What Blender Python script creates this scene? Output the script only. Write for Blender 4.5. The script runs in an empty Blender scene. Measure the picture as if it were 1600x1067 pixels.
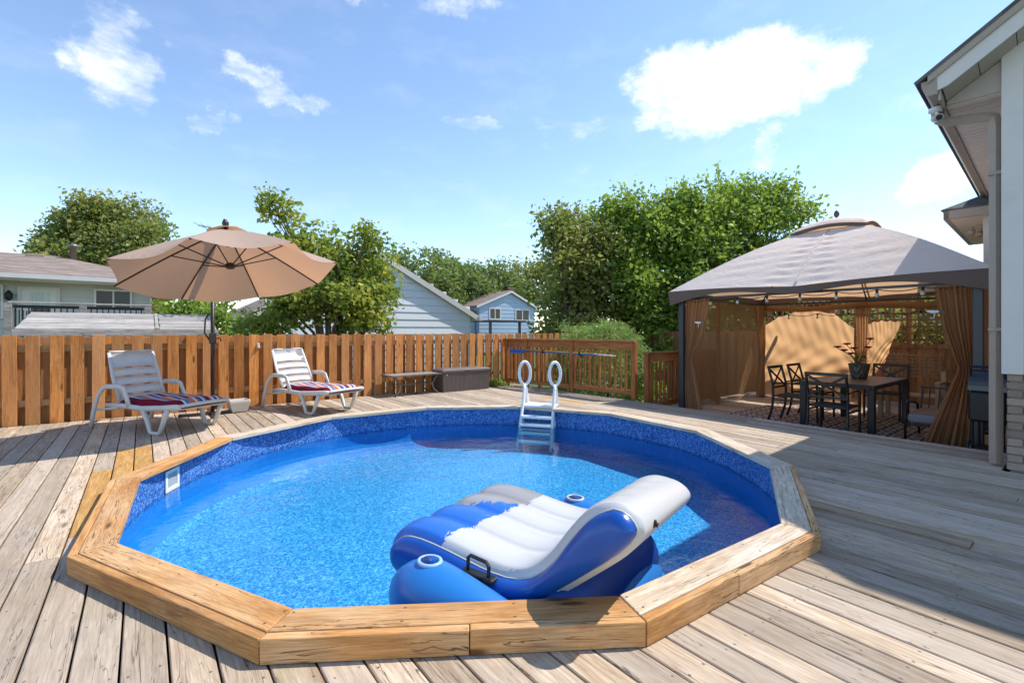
import bpy, bmesh, math, random
import numpy as np
from mathutils import Vector, Matrix
random.seed(7)
R = math.radians
PI = math.pi
SC = bpy.context.scene
COL = SC.collection

# ------------------------------------------------------------------ camera
# x runs along the fence (away to the right), y along the deck boards (away to the left), z up from the deck
cam_d = bpy.data.cameras.new('camera')
cam = bpy.data.objects.new('camera', cam_d); COL.objects.link(cam)
cam.location = (0, 0, 1.25); cam.rotation_euler = (R(90), 0, R(-38))
cam_d.sensor_width = 36; cam_d.lens = 738 / 1600 * 36
cam_d.shift_y = -16.5 / 1600
cam_d.clip_start = .05; cam_d.clip_end = 2000
SC.camera = cam

# ------------------------------------------------------------------ light
SUN = Vector((.67, -.245, 1)).normalized()
sun_d = bpy.data.lights.new('sun', 'SUN'); sun_d.energy = 3.3; sun_d.angle = R(.5); sun_d.color = (1, .95, .87)
sun = bpy.data.objects.new('sun', sun_d); COL.objects.link(sun)
sun.rotation_euler = SUN.to_track_quat('Z', 'Y').to_euler()
sun.location = (6, -2, 12)

SC.view_settings.view_transform = 'Standard'; SC.view_settings.look = 'None'
SC.view_settings.exposure = .82; SC.view_settings.gamma = 1
SC.render.engine = 'CYCLES'
SC.cycles.use_denoising = True
SC.cycles.max_bounces = 10; SC.cycles.transparent_max_bounces = 24
SC.cycles.caustics_reflective = False; SC.cycles.caustics_refractive = False

world = bpy.data.worlds.new('World'); SC.world = world; world.use_nodes = True
def build_sky():
    nt = world.node_tree; N = nt.nodes; L = nt.links; N.clear()
    def nd(t, **k):
        n = N.new(t)
        for a, b in k.items(): setattr(n, a, b)
        return n
    def mth(op, a, b=None, clamp=False):
        n = nd('ShaderNodeMath', operation=op, use_clamp=clamp)
        for i, v in enumerate((a, b)):
            if v is None: continue
            if isinstance(v, (int, float)): n.inputs[i].default_value = v
            else: L.new(v, n.inputs[i])
        return n.outputs[0]
    out = nd('ShaderNodeOutputWorld')
    sky = nd('ShaderNodeTexSky', sky_type='NISHITA', sun_disc=False)
    sky.sun_elevation = math.asin(SUN.z); sky.sun_rotation = math.atan2(SUN.x, SUN.y)
    sky.altitude = 300; sky.air_density = 1.0; sky.dust_density = .0; sky.ozone_density = 1.6
    b1 = nd('ShaderNodeBackground'); b1.inputs['Strength'].default_value = .15
    L.new(sky.outputs[0], b1.inputs['Color'])
    tc = nd('ShaderNodeTexCoord')
    d0 = tc.outputs['Generated']
    wn = nd('ShaderNodeTexNoise'); wn.inputs['Scale'].default_value = 9; wn.inputs['Detail'].default_value = 7; wn.inputs['Roughness'].default_value = .66
    L.new(d0, wn.inputs['Vector'])
    ws = nd('ShaderNodeVectorMath', operation='SUBTRACT'); L.new(wn.outputs['Color'], ws.inputs[0]); ws.inputs[1].default_value = (.5, .5, .5)
    wm = nd('ShaderNodeVectorMath', operation='MULTIPLY_ADD'); L.new(ws.outputs[0], wm.inputs[0]); wm.inputs[1].default_value = (.17, .17, .10); L.new(d0, wm.inputs[2])
    d = wm.outputs[0]
    nz = nd('ShaderNodeTexNoise'); nz.inputs['Scale'].default_value = 8.5; nz.inputs['Detail'].default_value = 8; nz.inputs['Roughness'].default_value = .62
    mp = nd('ShaderNodeMapping'); mp.inputs['Scale'].default_value = (1, 1, 2.3)
    L.new(d0, mp.inputs['Vector']); L.new(mp.outputs[0], nz.inputs['Vector'])
    nf = nz.outputs[0]
    # cumulus of the day: azimuth (deg from y axis towards x), elevation, half width, half height, weight
    clouds = [(63.3, 25.2, 9.3, 4.6, 1.15), (57.5, 26.6, 6, 3.4, .9), (69.5, 24.6, 5, 3.4, .95),
              (81.5, 13.6, 4.8, 2.8, 1.0), (45.0, 22.0, 5.2, 3.2, .50), (47.5, 19.6, 3.5, 1.4, .45), (44, 25.5, 2.8, 1.3, .34), (33, 23.2, 3.6, 1.1, .52),
              (22, 34, 3.6, 1.5, .55), (31, 35, 4.4, 2.0, .62), (9, 25, 3.8, 1.4, .62), (13.5, 23.6, 4, 1.2, .55),
              (5, 20.6, 3.0, 1.4, .58), (-2, 24, 3.6, 5, .70), (39, 12.5, 3, .9, .50), (66, 18.5, 1.6, 2.2, .5),
              (66, 34.5, 9, 1.6, .6), (77, 21, 3.5, 1.5, .35),
              (110, 22, 9, 4, .9), (140, 30, 12, 5, .9), (200, 24, 13, 5, .9), (250, 33, 10, 4, .9), (300, 22, 12, 4, .9), (335, 30, 7, 3, .7)]
    tot = None
    for az, el, w, h, wt in clouds:
        a, e = R(az), R(el)
        c = Vector((math.sin(a) * math.cos(e), math.cos(a) * math.cos(e), math.sin(e)))
        hx = Vector((math.cos(a), -math.sin(a), 0)); vz = c.cross(hx) * -1
        if vz.z < 0: vz = -vz
        def dot(v):
            n = nd('ShaderNodeVectorMath', operation='DOT_PRODUCT'); L.new(d, n.inputs[0]); n.inputs[1].default_value = v
            return n.outputs['Value']
        q = mth('ADD', mth('POWER', mth('ABSOLUTE', dot(hx / math.sin(R(w)))), 2.4), mth('POWER', mth('ABSOLUTE', dot(vz / math.sin(R(h)))), 2.4))
        front = mth('GREATER_THAN', dot(c), 0.0)
        m = mth('MULTIPLY', mth('MULTIPLY', mth('SUBTRACT', 1.25, q, True), wt), front)
        tot = m if tot is None else mth('MAXIMUM', tot, m)
    base = mth('MULTIPLY', mth('SUBTRACT', nf, .5), 2.1)
    s = mth('ADD', mth('ADD', tot, base), -.42)
    haz = mth('MULTIPLY', mth('ADD', base, .0, True), .16)
    fac = nd('ShaderNodeMapRange'); fac.interpolation_type = 'SMOOTHSTEP'
    L.new(s, fac.inputs['Value']); fac.inputs['From Min'].default_value = -.10; fac.inputs['From Max'].default_value = 1.0
    f2 = mth('MAXIMUM', fac.outputs[0], haz)
    b2 = nd('ShaderNodeBackground'); b2.inputs['Color'].default_value = (1, 1, 1, 1); b2.inputs['Strength'].default_value = .82
    mx = nd('ShaderNodeMixShader'); L.new(f2, mx.inputs[0]); L.new(b1.outputs[0], mx.inputs[1]); L.new(b2.outputs[0], mx.inputs[2])
    L.new(mx.outputs[0], out.inputs['Surface'])
build_sky()

# ------------------------------------------------------------------ helpers
class MB:
    """collects shapes and links them as one mesh object"""
    def __init__(s): s.v = []; s.f = []; s.m = []; s.mi = 0
    def add(s, vs, fs):
        o = len(s.v); s.v += [tuple(v) for v in vs]
        for f in fs: s.f.append(tuple(i + o for i in f)); s.m.append(s.mi)
        return s
    def box(s, x0, x1, y0, y1, z0, z1):
        return s.add([(x0,y0,z0),(x1,y0,z0),(x1,y1,z0),(x0,y1,z0),(x0,y0,z1),(x1,y0,z1),(x1,y1,z1),(x0,y1,z1)],
                     [(3,2,1,0),(4,5,6,7),(0,1,5,4),(1,2,6,5),(2,3,7,6),(3,0,4,7)])
    def cbox(s, x0, x1, y0, y1, z0, z1, c=.004):
        """box with chamfered edges"""
        bm = bmesh.new()
        vs = [bm.verts.new(p) for p in [(x0,y0,z0),(x1,y0,z0),(x1,y1,z0),(x0,y1,z0),(x0,y0,z1),(x1,y0,z1),(x1,y1,z1),(x0,y1,z1)]]
        for f in [(3,2,1,0),(4,5,6,7),(0,1,5,4),(1,2,6,5),(2,3,7,6),(3,0,4,7)]: bm.faces.new([vs[i] for i in f])
        bmesh.ops.bevel(bm, geom=bm.edges[:], offset=c, segments=1, affect='EDGES')
        bm.verts.index_update()
        s.add([v.co[:] for v in bm.verts], [[v.index for v in f.verts] for f in bm.faces]); bm.free(); return s
    def prism(s, poly, z0, z1):
        n = len(poly)
        a = sum(poly[i][0]*poly[(i+1)%n][1]-poly[(i+1)%n][0]*poly[i][1] for i in range(n))
        if a < 0: poly = poly[::-1]
        vs = [(p[0],p[1],z0) for p in poly] + [(p[0],p[1],z1) for p in poly]
        fs = [tuple(range(n-1,-1,-1)), tuple(range(n,2*n))] + [(i,(i+1)%n,n+(i+1)%n,n+i) for i in range(n)]
        return s.add(vs, fs)
    def prism3(s, poly, axis_vec):
        """planar 3d polygon swept along a vector"""
        n = len(poly); a = Vector(axis_vec)
        vs = [tuple(p) for p in poly] + [tuple(Vector(p)+a) for p in poly]
        return s.add(vs, [tuple(range(n-1,-1,-1)), tuple(range(n,2*n))] + [(i,(i+1)%n,n+(i+1)%n,n+i) for i in range(n)])
    def bar(s, p0, p1, w, h, up=(0,0,1)):
        p0, p1 = Vector(p0), Vector(p1); d = (p1-p0).normalized(); u = Vector(up)
        if abs(d.dot(u)) > .98: u = Vector((1,0,0))
        sd = d.cross(u).normalized(); u = sd.cross(d)
        c = [(-w/2,-h/2),(w/2,-h/2),(w/2,h/2),(-w/2,h/2)]
        vs = [p0+sd*a+u*b for a,b in c] + [p1+sd*a+u*b for a,b in c]
        return s.add(vs, [(3,2,1,0),(4,5,6,7),(0,1,5,4),(1,2,6,5),(2,3,7,6),(3,0,4,7)])
    def tube(s, pts, r, n=8, flat=None, closed=False, caps=True):
        """tube along points; r number or list; flat=(a,b) scales the section"""
        P = [Vector(p) for p in pts]; k = len(P)
        rr = r if isinstance(r, (list, tuple)) else [r]*k
        vs = []; fs = []; prev = None
        for i in range(k):
            if closed: d = (P[(i+1)%k]-P[i-1]).normalized()
            else: d = (P[min(i+1,k-1)]-P[max(i-1,0)]).normalized()
            if prev is None:
                u = Vector((0,0,1)) if abs(d.z) < .9 else Vector((1,0,0))
            else: u = prev
            sd = d.cross(u)
            if sd.length < 1e-5: sd = d.cross(Vector((0,1,0)))
            sd.normalize(); u = sd.cross(d).normalized(); prev = u
            fa, fb = flat if flat else (1,1)
            for j in range(n):
                a = 2*PI*j/n; vs.append(P[i]+sd*math.cos(a)*rr[i]*fa+u*math.sin(a)*rr[i]*fb)
        for i in range(k if closed else k-1):
            o, q = i*n, ((i+1)%k)*n
            for j in range(n): fs.append((o+j, o+(j+1)%n, q+(j+1)%n, q+j))
        if caps and not closed: fs += [tuple(range(n-1,-1,-1)), tuple(range((k-1)*n, k*n))]
        return s.add(vs, fs)
    def lathe(s, prof, n=16, c=(0,0,0)):
        vs = []; fs = []; k = len(prof)
        for r, z in prof:
            for j in range(n):
                a = 2*PI*j/n; vs.append((c[0]+r*math.cos(a), c[1]+r*math.sin(a), c[2]+z))
        for i in range(k-1):
            for j in range(n): fs.append((i*n+j, i*n+(j+1)%n, (i+1)*n+(j+1)%n, (i+1)*n+j))
        if prof[0][0] > 1e-4: fs.append(tuple(range(n-1,-1,-1)))
        if prof[-1][0] > 1e-4: fs.append(tuple(range((k-1)*n, k*n)))
        return s.add(vs, fs)
    def grid(s, fn, nu, nv):
        vs = [fn(i/nu, j/nv) for i in range(nu+1) for j in range(nv+1)]
        fs = [(i*(nv+1)+j, (i+1)*(nv+1)+j, (i+1)*(nv+1)+j+1, i*(nv+1)+j+1) for i in range(nu) for j in range(nv)]
        return s.add(vs, fs)
    def mesh(s, name, mats, smooth=False):
        me = bpy.data.meshes.new(name); me.from_pydata(s.v, [], s.f)
        for m in (mats if isinstance(mats, (list, tuple)) else [mats]): me.materials.append(m)
        if isinstance(mats, (list, tuple)) and len(mats) > 1: me.polygons.foreach_set('material_index', s.m)
        if smooth: me.polygons.foreach_set('use_smooth', [True]*len(me.polygons))
        me.update(); return me
    def build(s, name, mats, parent=None, smooth=False, **k):
        return link(name, s.mesh(name, mats, smooth), parent, **k)

def link(name, me, parent=None, loc=None, rz=0, rot=None, kind=None, label=None):
    o = bpy.data.objects.new(name, me); COL.objects.link(o)
    if parent: o.parent = parent
    if loc: o.location = loc
    if rot: o.rotation_euler = rot
    elif rz: o.rotation_euler = (0, 0, rz)
    if kind: o['kind'] = kind
    if label: o['label'] = label
    return o
def tag(o, label, cat, group=None):
    o['label'] = label; o['category'] = cat
    if group: o['group'] = group
    return o
def thing(name, label, cat, loc=(0,0,0), rz=0, group=None):
    o = bpy.data.objects.new(name, None); o.empty_display_size = .2; COL.objects.link(o)
    o.location = loc; o.rotation_euler = (0, 0, rz)
    return tag(o, label, cat, group)
def struct(name, loc=(0,0,0)):
    o = bpy.data.objects.new(name, None); COL.objects.link(o); o.location = loc; o['kind'] = 'structure'; return o
def copy_tree(o, parent=None, **k):
    c = o.copy(); COL.objects.link(c); c.parent = parent
    for ch in list(o.children): copy_tree(ch, c)
    return c
def smoothmod(o, lv=1):
    m = o.modifiers.new('subsurf', 'SUBSURF'); m.levels = lv; m.render_levels = lv; return o
def bevel(o, w=.006, seg=2):
    m = o.modifiers.new('bevel', 'BEVEL'); m.width = w; m.segments = seg; m.limit_method = 'ANGLE'; return o

# ------------------------------------------------------------------ materials
class NT:
    def __init__(s, name):
        s.mat = bpy.data.materials.new(name); s.mat.use_nodes = True
        s.t = s.mat.node_tree; s.N = s.t.nodes; s.L = s.t.links; s.N.clear()
        s.out = s.nd('ShaderNodeOutputMaterial')
        s.tc = s.nd('ShaderNodeTexCoord'); s.oi = s.nd('ShaderNodeObjectInfo')
    def nd(s, t, **k):
        n = s.N.new(t)
        for a, b in k.items(): setattr(n, a, b)
        return n
    def setin(s, sock, v):
        if isinstance(v, bpy.types.NodeSocket): s.L.new(v, sock)
        elif isinstance(v, (tuple, list)) and len(v) == 3 and sock.type == 'RGBA': sock.default_value = (*v, 1)
        else: sock.default_value = v
    def m(s, op, a, b=None, clamp=False):
        n = s.nd('ShaderNodeMath', operation=op, use_clamp=clamp); s.setin(n.inputs[0], a)
        if b is not None: s.setin(n.inputs[1], b)
        return n.outputs[0]
    def vec(s, scale=(1,1,1), rnd=0., src=None, loc=(0,0,0), rot=(0,0,0)):
        v = src or s.tc.outputs['Object']
        if rnd:
            a = s.nd('ShaderNodeVectorMath', operation='ADD'); s.L.new(v, a.inputs[0])
            c = s.nd('ShaderNodeCombineXYZ'); k = s.m('MULTIPLY', s.oi.outputs['Random'], rnd)
            for i in range(3): s.L.new(k, c.inputs[i])
            s.L.new(c.outputs[0], a.inputs[1]); v = a.outputs[0]
        mp = s.nd('ShaderNodeMapping'); s.L.new(v, mp.inputs['Vector'])
        mp.inputs['Scale'].default_value = scale; mp.inputs['Location'].default_value = loc; mp.inputs['Rotation'].default_value = rot
        return mp.outputs[0]
    def noise(s, vec, scale=1, detail=4, rough=.55, dist=0):
        n = s.nd('ShaderNodeTexNoise'); s.L.new(vec, n.inputs['Vector'])
        n.inputs['Scale'].default_value = scale; n.inputs['Detail'].default_value = detail
        n.inputs['Roughness'].default_value = rough; n.inputs['Distortion'].default_value = dist
        return n.outputs[0]
    def voro(s, vec, scale=1, feature='F1', out='Distance', rnd=1):
        n = s.nd('ShaderNodeTexVoronoi', feature=feature); s.L.new(vec, n.inputs['Vector']); n.inputs['Scale'].default_value = scale
        n.inputs['Randomness'].default_value = rnd
        return n.outputs[out]
    def rng(s, v, a, b, c=0., d=1., smooth=True):
        n = s.nd('ShaderNodeMapRange'); n.interpolation_type = 'SMOOTHSTEP' if smooth else 'LINEAR'
        s.setin(n.inputs['Value'], v)
        for k, x in zip(('From Min','From Max','To Min','To Max'), (a,b,c,d)): n.inputs[k].default_value = x
        return n.outputs[0]
    def mix(s, f, a, b, mode='MIX'):
        n = s.nd('ShaderNodeMix', data_type='RGBA', blend_type=mode)
        s.setin(n.inputs[0], f); s.setin(n.inputs[6], a); s.setin(n.inputs[7], b); return n.outputs[2]
    def val(s, col, v):
        n = s.nd('ShaderNodeHueSaturation'); s.setin(n.inputs['Value'], v); s.setin(n.inputs['Color'], col); return n.outputs[0]
    def ramp(s, v, stops, interp='LINEAR'):
        n = s.nd('ShaderNodeValToRGB'); n.color_ramp.interpolation = interp; cr = n.color_ramp
        while len(cr.elements) < len(stops): cr.elements.new(.5)
        for el, (p, c) in zip(cr.elements, stops): el.position = p; el.color = (*c, 1)
        s.setin(n.inputs[0], v); return n.outputs[0]
    def bump(s, h, st=.3, dist=.01):
        n = s.nd('ShaderNodeBump'); n.inputs['Strength'].default_value = st; n.inputs['Distance'].default_value = dist
        s.L.new(h, n.inputs['Height']); return n.outputs[0]
    def pbr(s, col, rough=.6, metal=0., normal=None, spec=.4, coat=0., sss=0.):
        b = s.nd('ShaderNodeBsdfPrincipled'); s.setin(b.inputs['Base Color'], col); s.setin(b.inputs['Roughness'], rough)
        b.inputs['Metallic'].default_value = metal; b.inputs['Specular IOR Level'].default_value = spec
        if coat: b.inputs['Coat Weight'].default_value = coat; b.inputs['Coat Roughness'].default_value = .15
        if normal is not None: s.L.new(normal, b.inputs['Normal'])
        return b.outputs[0]
    def fin(s, sh): s.L.new(sh, s.out.inputs['Surface']); return s.mat
    def mixsh(s, f, a, b):
        n = s.nd('ShaderNodeMixShader'); s.setin(n.inputs[0], f); s.L.new(a, n.inputs[1]); s.L.new(b, n.inputs[2]); return n.outputs[0]

def wood(name, dark, base, light, axis='y', rnd=.22, crack=.6, knot=.5, weather=None, wamt=.5, rough=.8, green=0., grain=1., screws=False, fade=None):
    t = NT(name)
    def sc(a, b): return tuple(b if 'xyz'[i] == axis else a for i in range(3))
    n1 = t.noise(t.vec(sc(10, 1.3), 53), 1, 6, .62, 1.6)
    n2 = t.noise(t.vec(sc(95, 4.5), 31), 1, 5, .65, 1.1)
    n3 = t.noise(t.vec(sc(15, .8), 71), 1, 4, .6, .8)
    n4 = t.noise(t.vec((1.7,1.7,1.7), 43), 1, 5, .6)
    col = t.ramp(n1, [(.28, dark), (.5, base), (.72, light)])
    if weather: col = t.mix(t.m('MULTIPLY', t.rng(n4, .38, .66), wamt), col, weather)
    if green: col = t.mix(t.m('MULTIPLY', t.rng(t.noise(t.vec(sc(5, 1.1), 17), 1, 4), .55, .75), green), col, (.30,.25,.12))
    col = t.mix(grain, col, t.mix(t.rng(n2, .25, .75), (.70,.67,.64), (1.26,1.26,1.26)), 'MULTIPLY')
    col = t.mix(t.m('MULTIPLY', t.rng(t.noise(t.vec((2.6,2.6,2.6), 83), 1, 6, .7), .56, .72), .45), col, dark)
    kn = t.voro(t.vec(sc(6.0, 1.5), 29), 1)
    km = t.rng(kn, .05, .13, 1, 0)
    ck = t.m('MULTIPLY', t.rng(t.m('ABSOLUTE', t.m('SUBTRACT', n3, .5)), .0, .010, 1, 0), t.rng(n4, .38, .55))
    col = t.mix(t.m('MULTIPLY', km, knot), col, tuple(c*.35 for c in dark))
    col = t.mix(t.m('MULTIPLY', ck, crack), col, tuple(c*.16 for c in dark))
    if screws:
        sp = t.nd('ShaderNodeSeparateXYZ'); t.L.new(t.tc.outputs['Object'], sp.inputs[0])
        fy = t.m('SUBTRACT', t.m('ABSOLUTE', t.m('SUBTRACT', t.m('FRACT', t.m('DIVIDE', sp.outputs[1], .45)), .5)), .0)
        dx = t.m('SUBTRACT', t.m('ABSOLUTE', sp.outputs[0]), t.m('ADD', .040, t.m('MULTIPLY', n4, .012)))
        dd = t.m('ADD', t.m('POWER', t.m('DIVIDE', dx, .0052), 2.), t.m('POWER', t.m('DIVIDE', t.m('MULTIPLY', fy, .45), .0065), 2.))
        col = t.mix(t.m('MULTIPLY', t.rng(dd, .5, 1.3, 1, 0), .85), col, (.05,.04,.035))
    if fade: col = t.mix(t.m('MULTIPLY', t.m('FRACT', t.m('MULTIPLY', t.oi.outputs['Random'], 7.31)), fade[0]), col, fade[1])
    col = t.val(col, t.rng(t.oi.outputs['Random'], 0, 1, 1-rnd, 1+rnd, False))
    h = t.m('SUBTRACT', t.m('ADD', t.m('MULTIPLY', n2, .55), t.m('MULTIPLY', n1, .4)), t.m('MULTIPLY', ck, 1.1))
    return t.fin(t.pbr(col, rough, normal=t.bump(h, .55, .004), spec=.25))

def plain(name, c, rough=.5, metal=0., var=.12, scale=6., bump=0., bscale=60., spec=.4, dirt=None, damt=.4, coat=0., rnd=0.):
    t = NT(name)
    n = t.noise(t.vec((1,1,1), 11), scale, 5, .6)
    col = t.mix(n, tuple(x*(1-var) for x in c), tuple(min(1, x*(1+var)) for x in c))
    if dirt: col = t.mix(t.m('MULTIPLY', t.rng(t.noise(t.vec((1,1,1), 5), scale*.6, 6, .65), .5, .75), damt), col, dirt)
    if rnd: col = t.val(col, t.rng(t.oi.outputs['Random'], 0, 1, 1-rnd, 1+rnd, False))
    nm = t.bump(t.noise(t.vec(), bscale, 3), bump, .004) if bump else None
    return t.fin(t.pbr(col, rough, metal, nm, spec, coat))

def cloth(name, c, trans=.3, holes=0., scale=300, var=.1, tcol=None, wrinkle=0., rough=.9):
    t = NT(name)
    n = t.noise(t.vec(), 4, 5, .6); wv = t.noise(t.vec(), scale, 2)
    col = t.mix(n, tuple(x*(1-var) for x in c), tuple(min(1,x*(1+var)) for x in c))
    h = wv
    wr = t.noise(t.vec((1,1,1.6)), 4.5, 4, .6, 1.2)
    bn = t.nd('ShaderNodeBump'); bn.inputs['Strength'].default_value = .45; bn.inputs['Distance'].default_value = .03; t.L.new(wr, bn.inputs['Height'])
    b2 = t.nd('ShaderNodeBump'); b2.inputs['Strength'].default_value = .15; b2.inputs['Distance'].default_value = .002; t.L.new(h, b2.inputs['Height']); t.L.new(bn.outputs[0], b2.inputs['Normal'])
    nm = b2.outputs[0]
    d = t.pbr(col, rough, normal=nm, spec=.15)
    if trans:
        tr = t.nd('ShaderNodeBsdfTranslucent'); t.setin(tr.inputs['Color'], tcol or c)
        d = t.mixsh(trans, d, tr.outputs[0])
    if holes:
        tp = t.nd('ShaderNodeBsdfTransparent'); d = t.mixsh(holes, d, tp.outputs[0])
    return t.fin(d)

M = {}
M['deck'] = wood('weathered_deck_wood', (.25,.165,.10), (.415,.315,.215), (.52,.42,.315), 'y', .24, .95, .8, (.50,.41,.32), .6, .88, .5, 1., screws=True, fade=(.45, (.40,.355,.31)))
M['deck_new'] = wood('fresh_deck_wood', (.36,.19,.06), (.50,.28,.09), (.58,.36,.14), 'y', .08, .2, .4, None, 0, .75)
M['deck_brown'] = wood('brown_deck_wood', (.24,.17,.11), (.34,.25,.17), (.42,.33,.24), 'y', .05, .3, .3, None, 0, .8)
M['coping'] = wood('cedar_coping_wood', (.33,.145,.045), (.52,.26,.09), (.62,.36,.155), 'y', .16, .9, .95, (.60,.42,.25), .55, .7, screws=True)
M['coping_pale'] = wood('pale_coping_wood', (.40,.28,.17), (.58,.46,.33), (.68,.58,.46), 'y', .10, .6, .6, (.62,.55,.47), .6, .75, screws=True)
M['fence'] = wood('stained_fence_wood', (.30,.085,.018), (.56,.205,.045), (.69,.30,.085), 'z', .30, .7, .85, (.60,.28,.10), .5, .75, fade=(.55, (.40,.22,.11)))
M['fence_rail'] = wood('fence_rail_wood', (.34,.18,.07), (.50,.30,.13), (.58,.38,.19), 'x', .15, .4, .5, None, 0, .8)
M['rail'] = wood('red_brown_rail_wood', (.19,.065,.022), (.32,.12,.04), (.42,.18,.06), 'z', .2, .4, .4, None, 0, .7)
M['rail_y'] = wood('red_brown_cap_wood', (.19,.065,.022), (.32,.12,.04), (.42,.18,.06), 'y', .2, .4, .4, None, 0, .7)
M['rail_x'] = wood('red_brown_beam_wood', (.22,.085,.03), (.36,.15,.055), (.46,.22,.09), 'x', .2, .4, .4, None, 0, .7)
M['sidefence'] = wood('brown_privacy_fence_wood', (.22,.10,.04), (.36,.175,.072), (.45,.235,.10), 'z', .2, .4, .4, None, 0, .8)
M['grey_wood'] = wood('grey_weathered_wood', (.22,.20,.185), (.36,.335,.31), (.48,.45,.42), 'x', .18, .9, .4, None, 0, .85)
M['dark'] = plain('dark_substructure', (.05,.045,.04), .95)  # even near-black colour of the joists, patio base and pool shell
M['white_plastic'] = plain('white_resin', (.58,.57,.55), .38, var=.05, spec=.5, dirt=(.45,.42,.38), damt=.35)
M['ladder'] = plain('white_ladder_plastic', (.80,.80,.80), .35, var=.04, dirt=(.55,.53,.50), damt=.3)
M['black_metal'] = plain('black_metal', (.018,.018,.02), .42, .3, spec=.5)
M['dark_post'] = plain('charcoal_post_metal', (.055,.06,.07), .4, .4, spec=.5)
M['brown_metal'] = plain('grey_brown_metal', (.20,.185,.17), .4, .6)
M['taupe_top'] = plain('taupe_table_top', (.30,.285,.27), .35)
M['box'] = plain('brown_resin_box', (.115,.092,.082), .55, var=.1, bump=.1)
M['boxlid'] = plain('brown_resin_lid', (.16,.135,.122), .5, var=.1, bump=.1)
M['tan_metal'] = plain('tan_gutter_metal', (.38,.31,.25), .45, var=.06, spec=.4, dirt=(.2,.16,.12), damt=.3)
M['white_trim'] = plain('white_trim', (.66,.62,.58), .5, var=.05, dirt=(.5,.48,.45), damt=.3)
M['siding'] = plain('pale_grey_siding', (.58,.57,.56), .5, var=.04, rnd=.03)
M['soffit'] = plain('cream_soffit', (.76,.64,.55), .6, var=.04, rnd=.03)
M['frieze'] = plain('taupe_frieze', (.42,.36,.31), .6, var=.06, rnd=.05)
M['brick'] = plain('grey_brown_brick', (.30,.235,.18), .9, var=.22, scale=14, bump=.5, bscale=90, rnd=.25)
M['mortar'] = plain('mortar', (.32,.29,.26), .95, bump=.3)
M['terracotta'] = plain('planter_beige', (.52,.47,.42), .7, var=.08)
M['umb_metal'] = plain('bronze_umbrella_metal', (.05,.04,.035), .4, .4)
M['wall_white'] = plain('white_house_siding', (.80,.81,.83), .5, var=.03, rnd=.02)
M['wall_blue'] = plain('blue_house_siding', (.36,.45,.57), .55, var=.05, rnd=.04)
M['wall_cream'] = plain('cream_green_siding', (.47,.47,.42), .6, var=.05, rnd=.03)
M['trim_cream'] = plain('cream_trim', (.56,.54,.47), .55)
M['redbrick'] = plain('orange_brick', (.42,.15,.06), .9, var=.2, scale=14, rnd=.25)
M['glass'] = plain('dark_window_glass', (.025,.028,.036), .12, spec=.35, var=.3, scale=1.5)
M['grass'] = plain('lawn_grass', (.07,.11,.03), .95, var=.4, scale=2., bump=.6, bscale=40)
M['rug'] = None
def shingle(name, c):
    t = NT(name)
    v = t.vec((3.3, 6.5, 6.5)); vc = t.voro(v, 1, out='Color')
    n = t.noise(t.vec(), 3, 5)
    sep = t.nd('ShaderNodeSeparateColor'); t.L.new(vc, sep.inputs[0])
    col = t.mix(sep.outputs[0], tuple(x*.7 for x in c), tuple(x*1.25 for x in c))
    col = t.mix(t.m('MULTIPLY', n, .4), col, tuple(x*.8 for x in c))
    return t.fin(t.pbr(col, .95, normal=t.bump(sep.outputs[1], .4, .02), spec=.1))
M['roof_brown'] = shingle('brown_shingles', (.26,.205,.175))
M['roof_grey'] = shingle('grey_shingles', (.13,.13,.13))
def leafmat(name, c0, c1, c2, tr=.35):
    t = NT(name)
    a = t.nd('ShaderNodeAttribute', attribute_name='tint')
    col = t.ramp(a.outputs['Fac'], [(.0, c0), (.55, c1), (1., c2)])
    p = t.pbr(col, .5, spec=.35)
    tl = t.nd('ShaderNodeBsdfTranslucent'); t.setin(tl.inputs['Color'], t.mix(.5, col, (.30,.38,.04)))
    return t.fin(t.mixsh(tr, p, tl.outputs[0]))
M['leaf_mid'] = leafmat('lilac_leaves', (.10,.18,.03), (.28,.36,.06), (.66,.54,.09), .48)
M['leaf_green'] = leafmat('green_leaves', (.09,.17,.03), (.25,.39,.06), (.46,.56,.10), .50)
M['leaf_dull'] = leafmat('dull_leaves', (.09,.15,.045), (.25,.29,.085), (.54,.42,.12), .46)
M['leaf_far'] = leafmat('far_leaves', (.09,.15,.05), (.20,.28,.10), (.38,.38,.13), .44)
M['leaf_needle'] = leafmat('pine_needles', (.09,.16,.04), (.26,.40,.11), (.46,.60,.22), .4)
M['bark'] = plain('grey_bark', (.12,.095,.075), .95, var=.3, scale=8, bump=.6, bscale=30)
M['flower'] = plain('crimson_petals', (.55,.02,.07), .6, var=.25)
M['stem'] = plain('green_stem', (.06,.11,.03), .6)

# ------------------------------------------------------------------ ground, decks
g = MB(); g.box(-400, 400, -400, 400, -.95, -.75)
go = g.build('ground', M['grass'], kind='structure')
# the pool's pit in the ground is inside its shell: the ground top lies below the pool floor

PC = Vector((2.50, 3.845)); PR = 2.66; PA0 = R(190.94)
PW = 2.672                                    # liner wall radius
def pv(k, r): a = PA0 - R(30)*k; return Vector((PC.x+r*math.cos(a), PC.y+r*math.sin(a)))
def poly_range(x, r):
    """lower and upper y of the coping polygon at x, or None"""
    ys = []
    for k in range(12):
        a, b = pv(k, r), pv(k+1, r)
        if (a.x-x)*(b.x-x) <= 0 and abs(a.x-b.x) > 1e-6:
            ys.append(a.y+(b.y-a.y)*(x-a.x)/(b.x-a.x))
    return (min(ys), max(ys)) if len(ys) >= 2 else None

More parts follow.
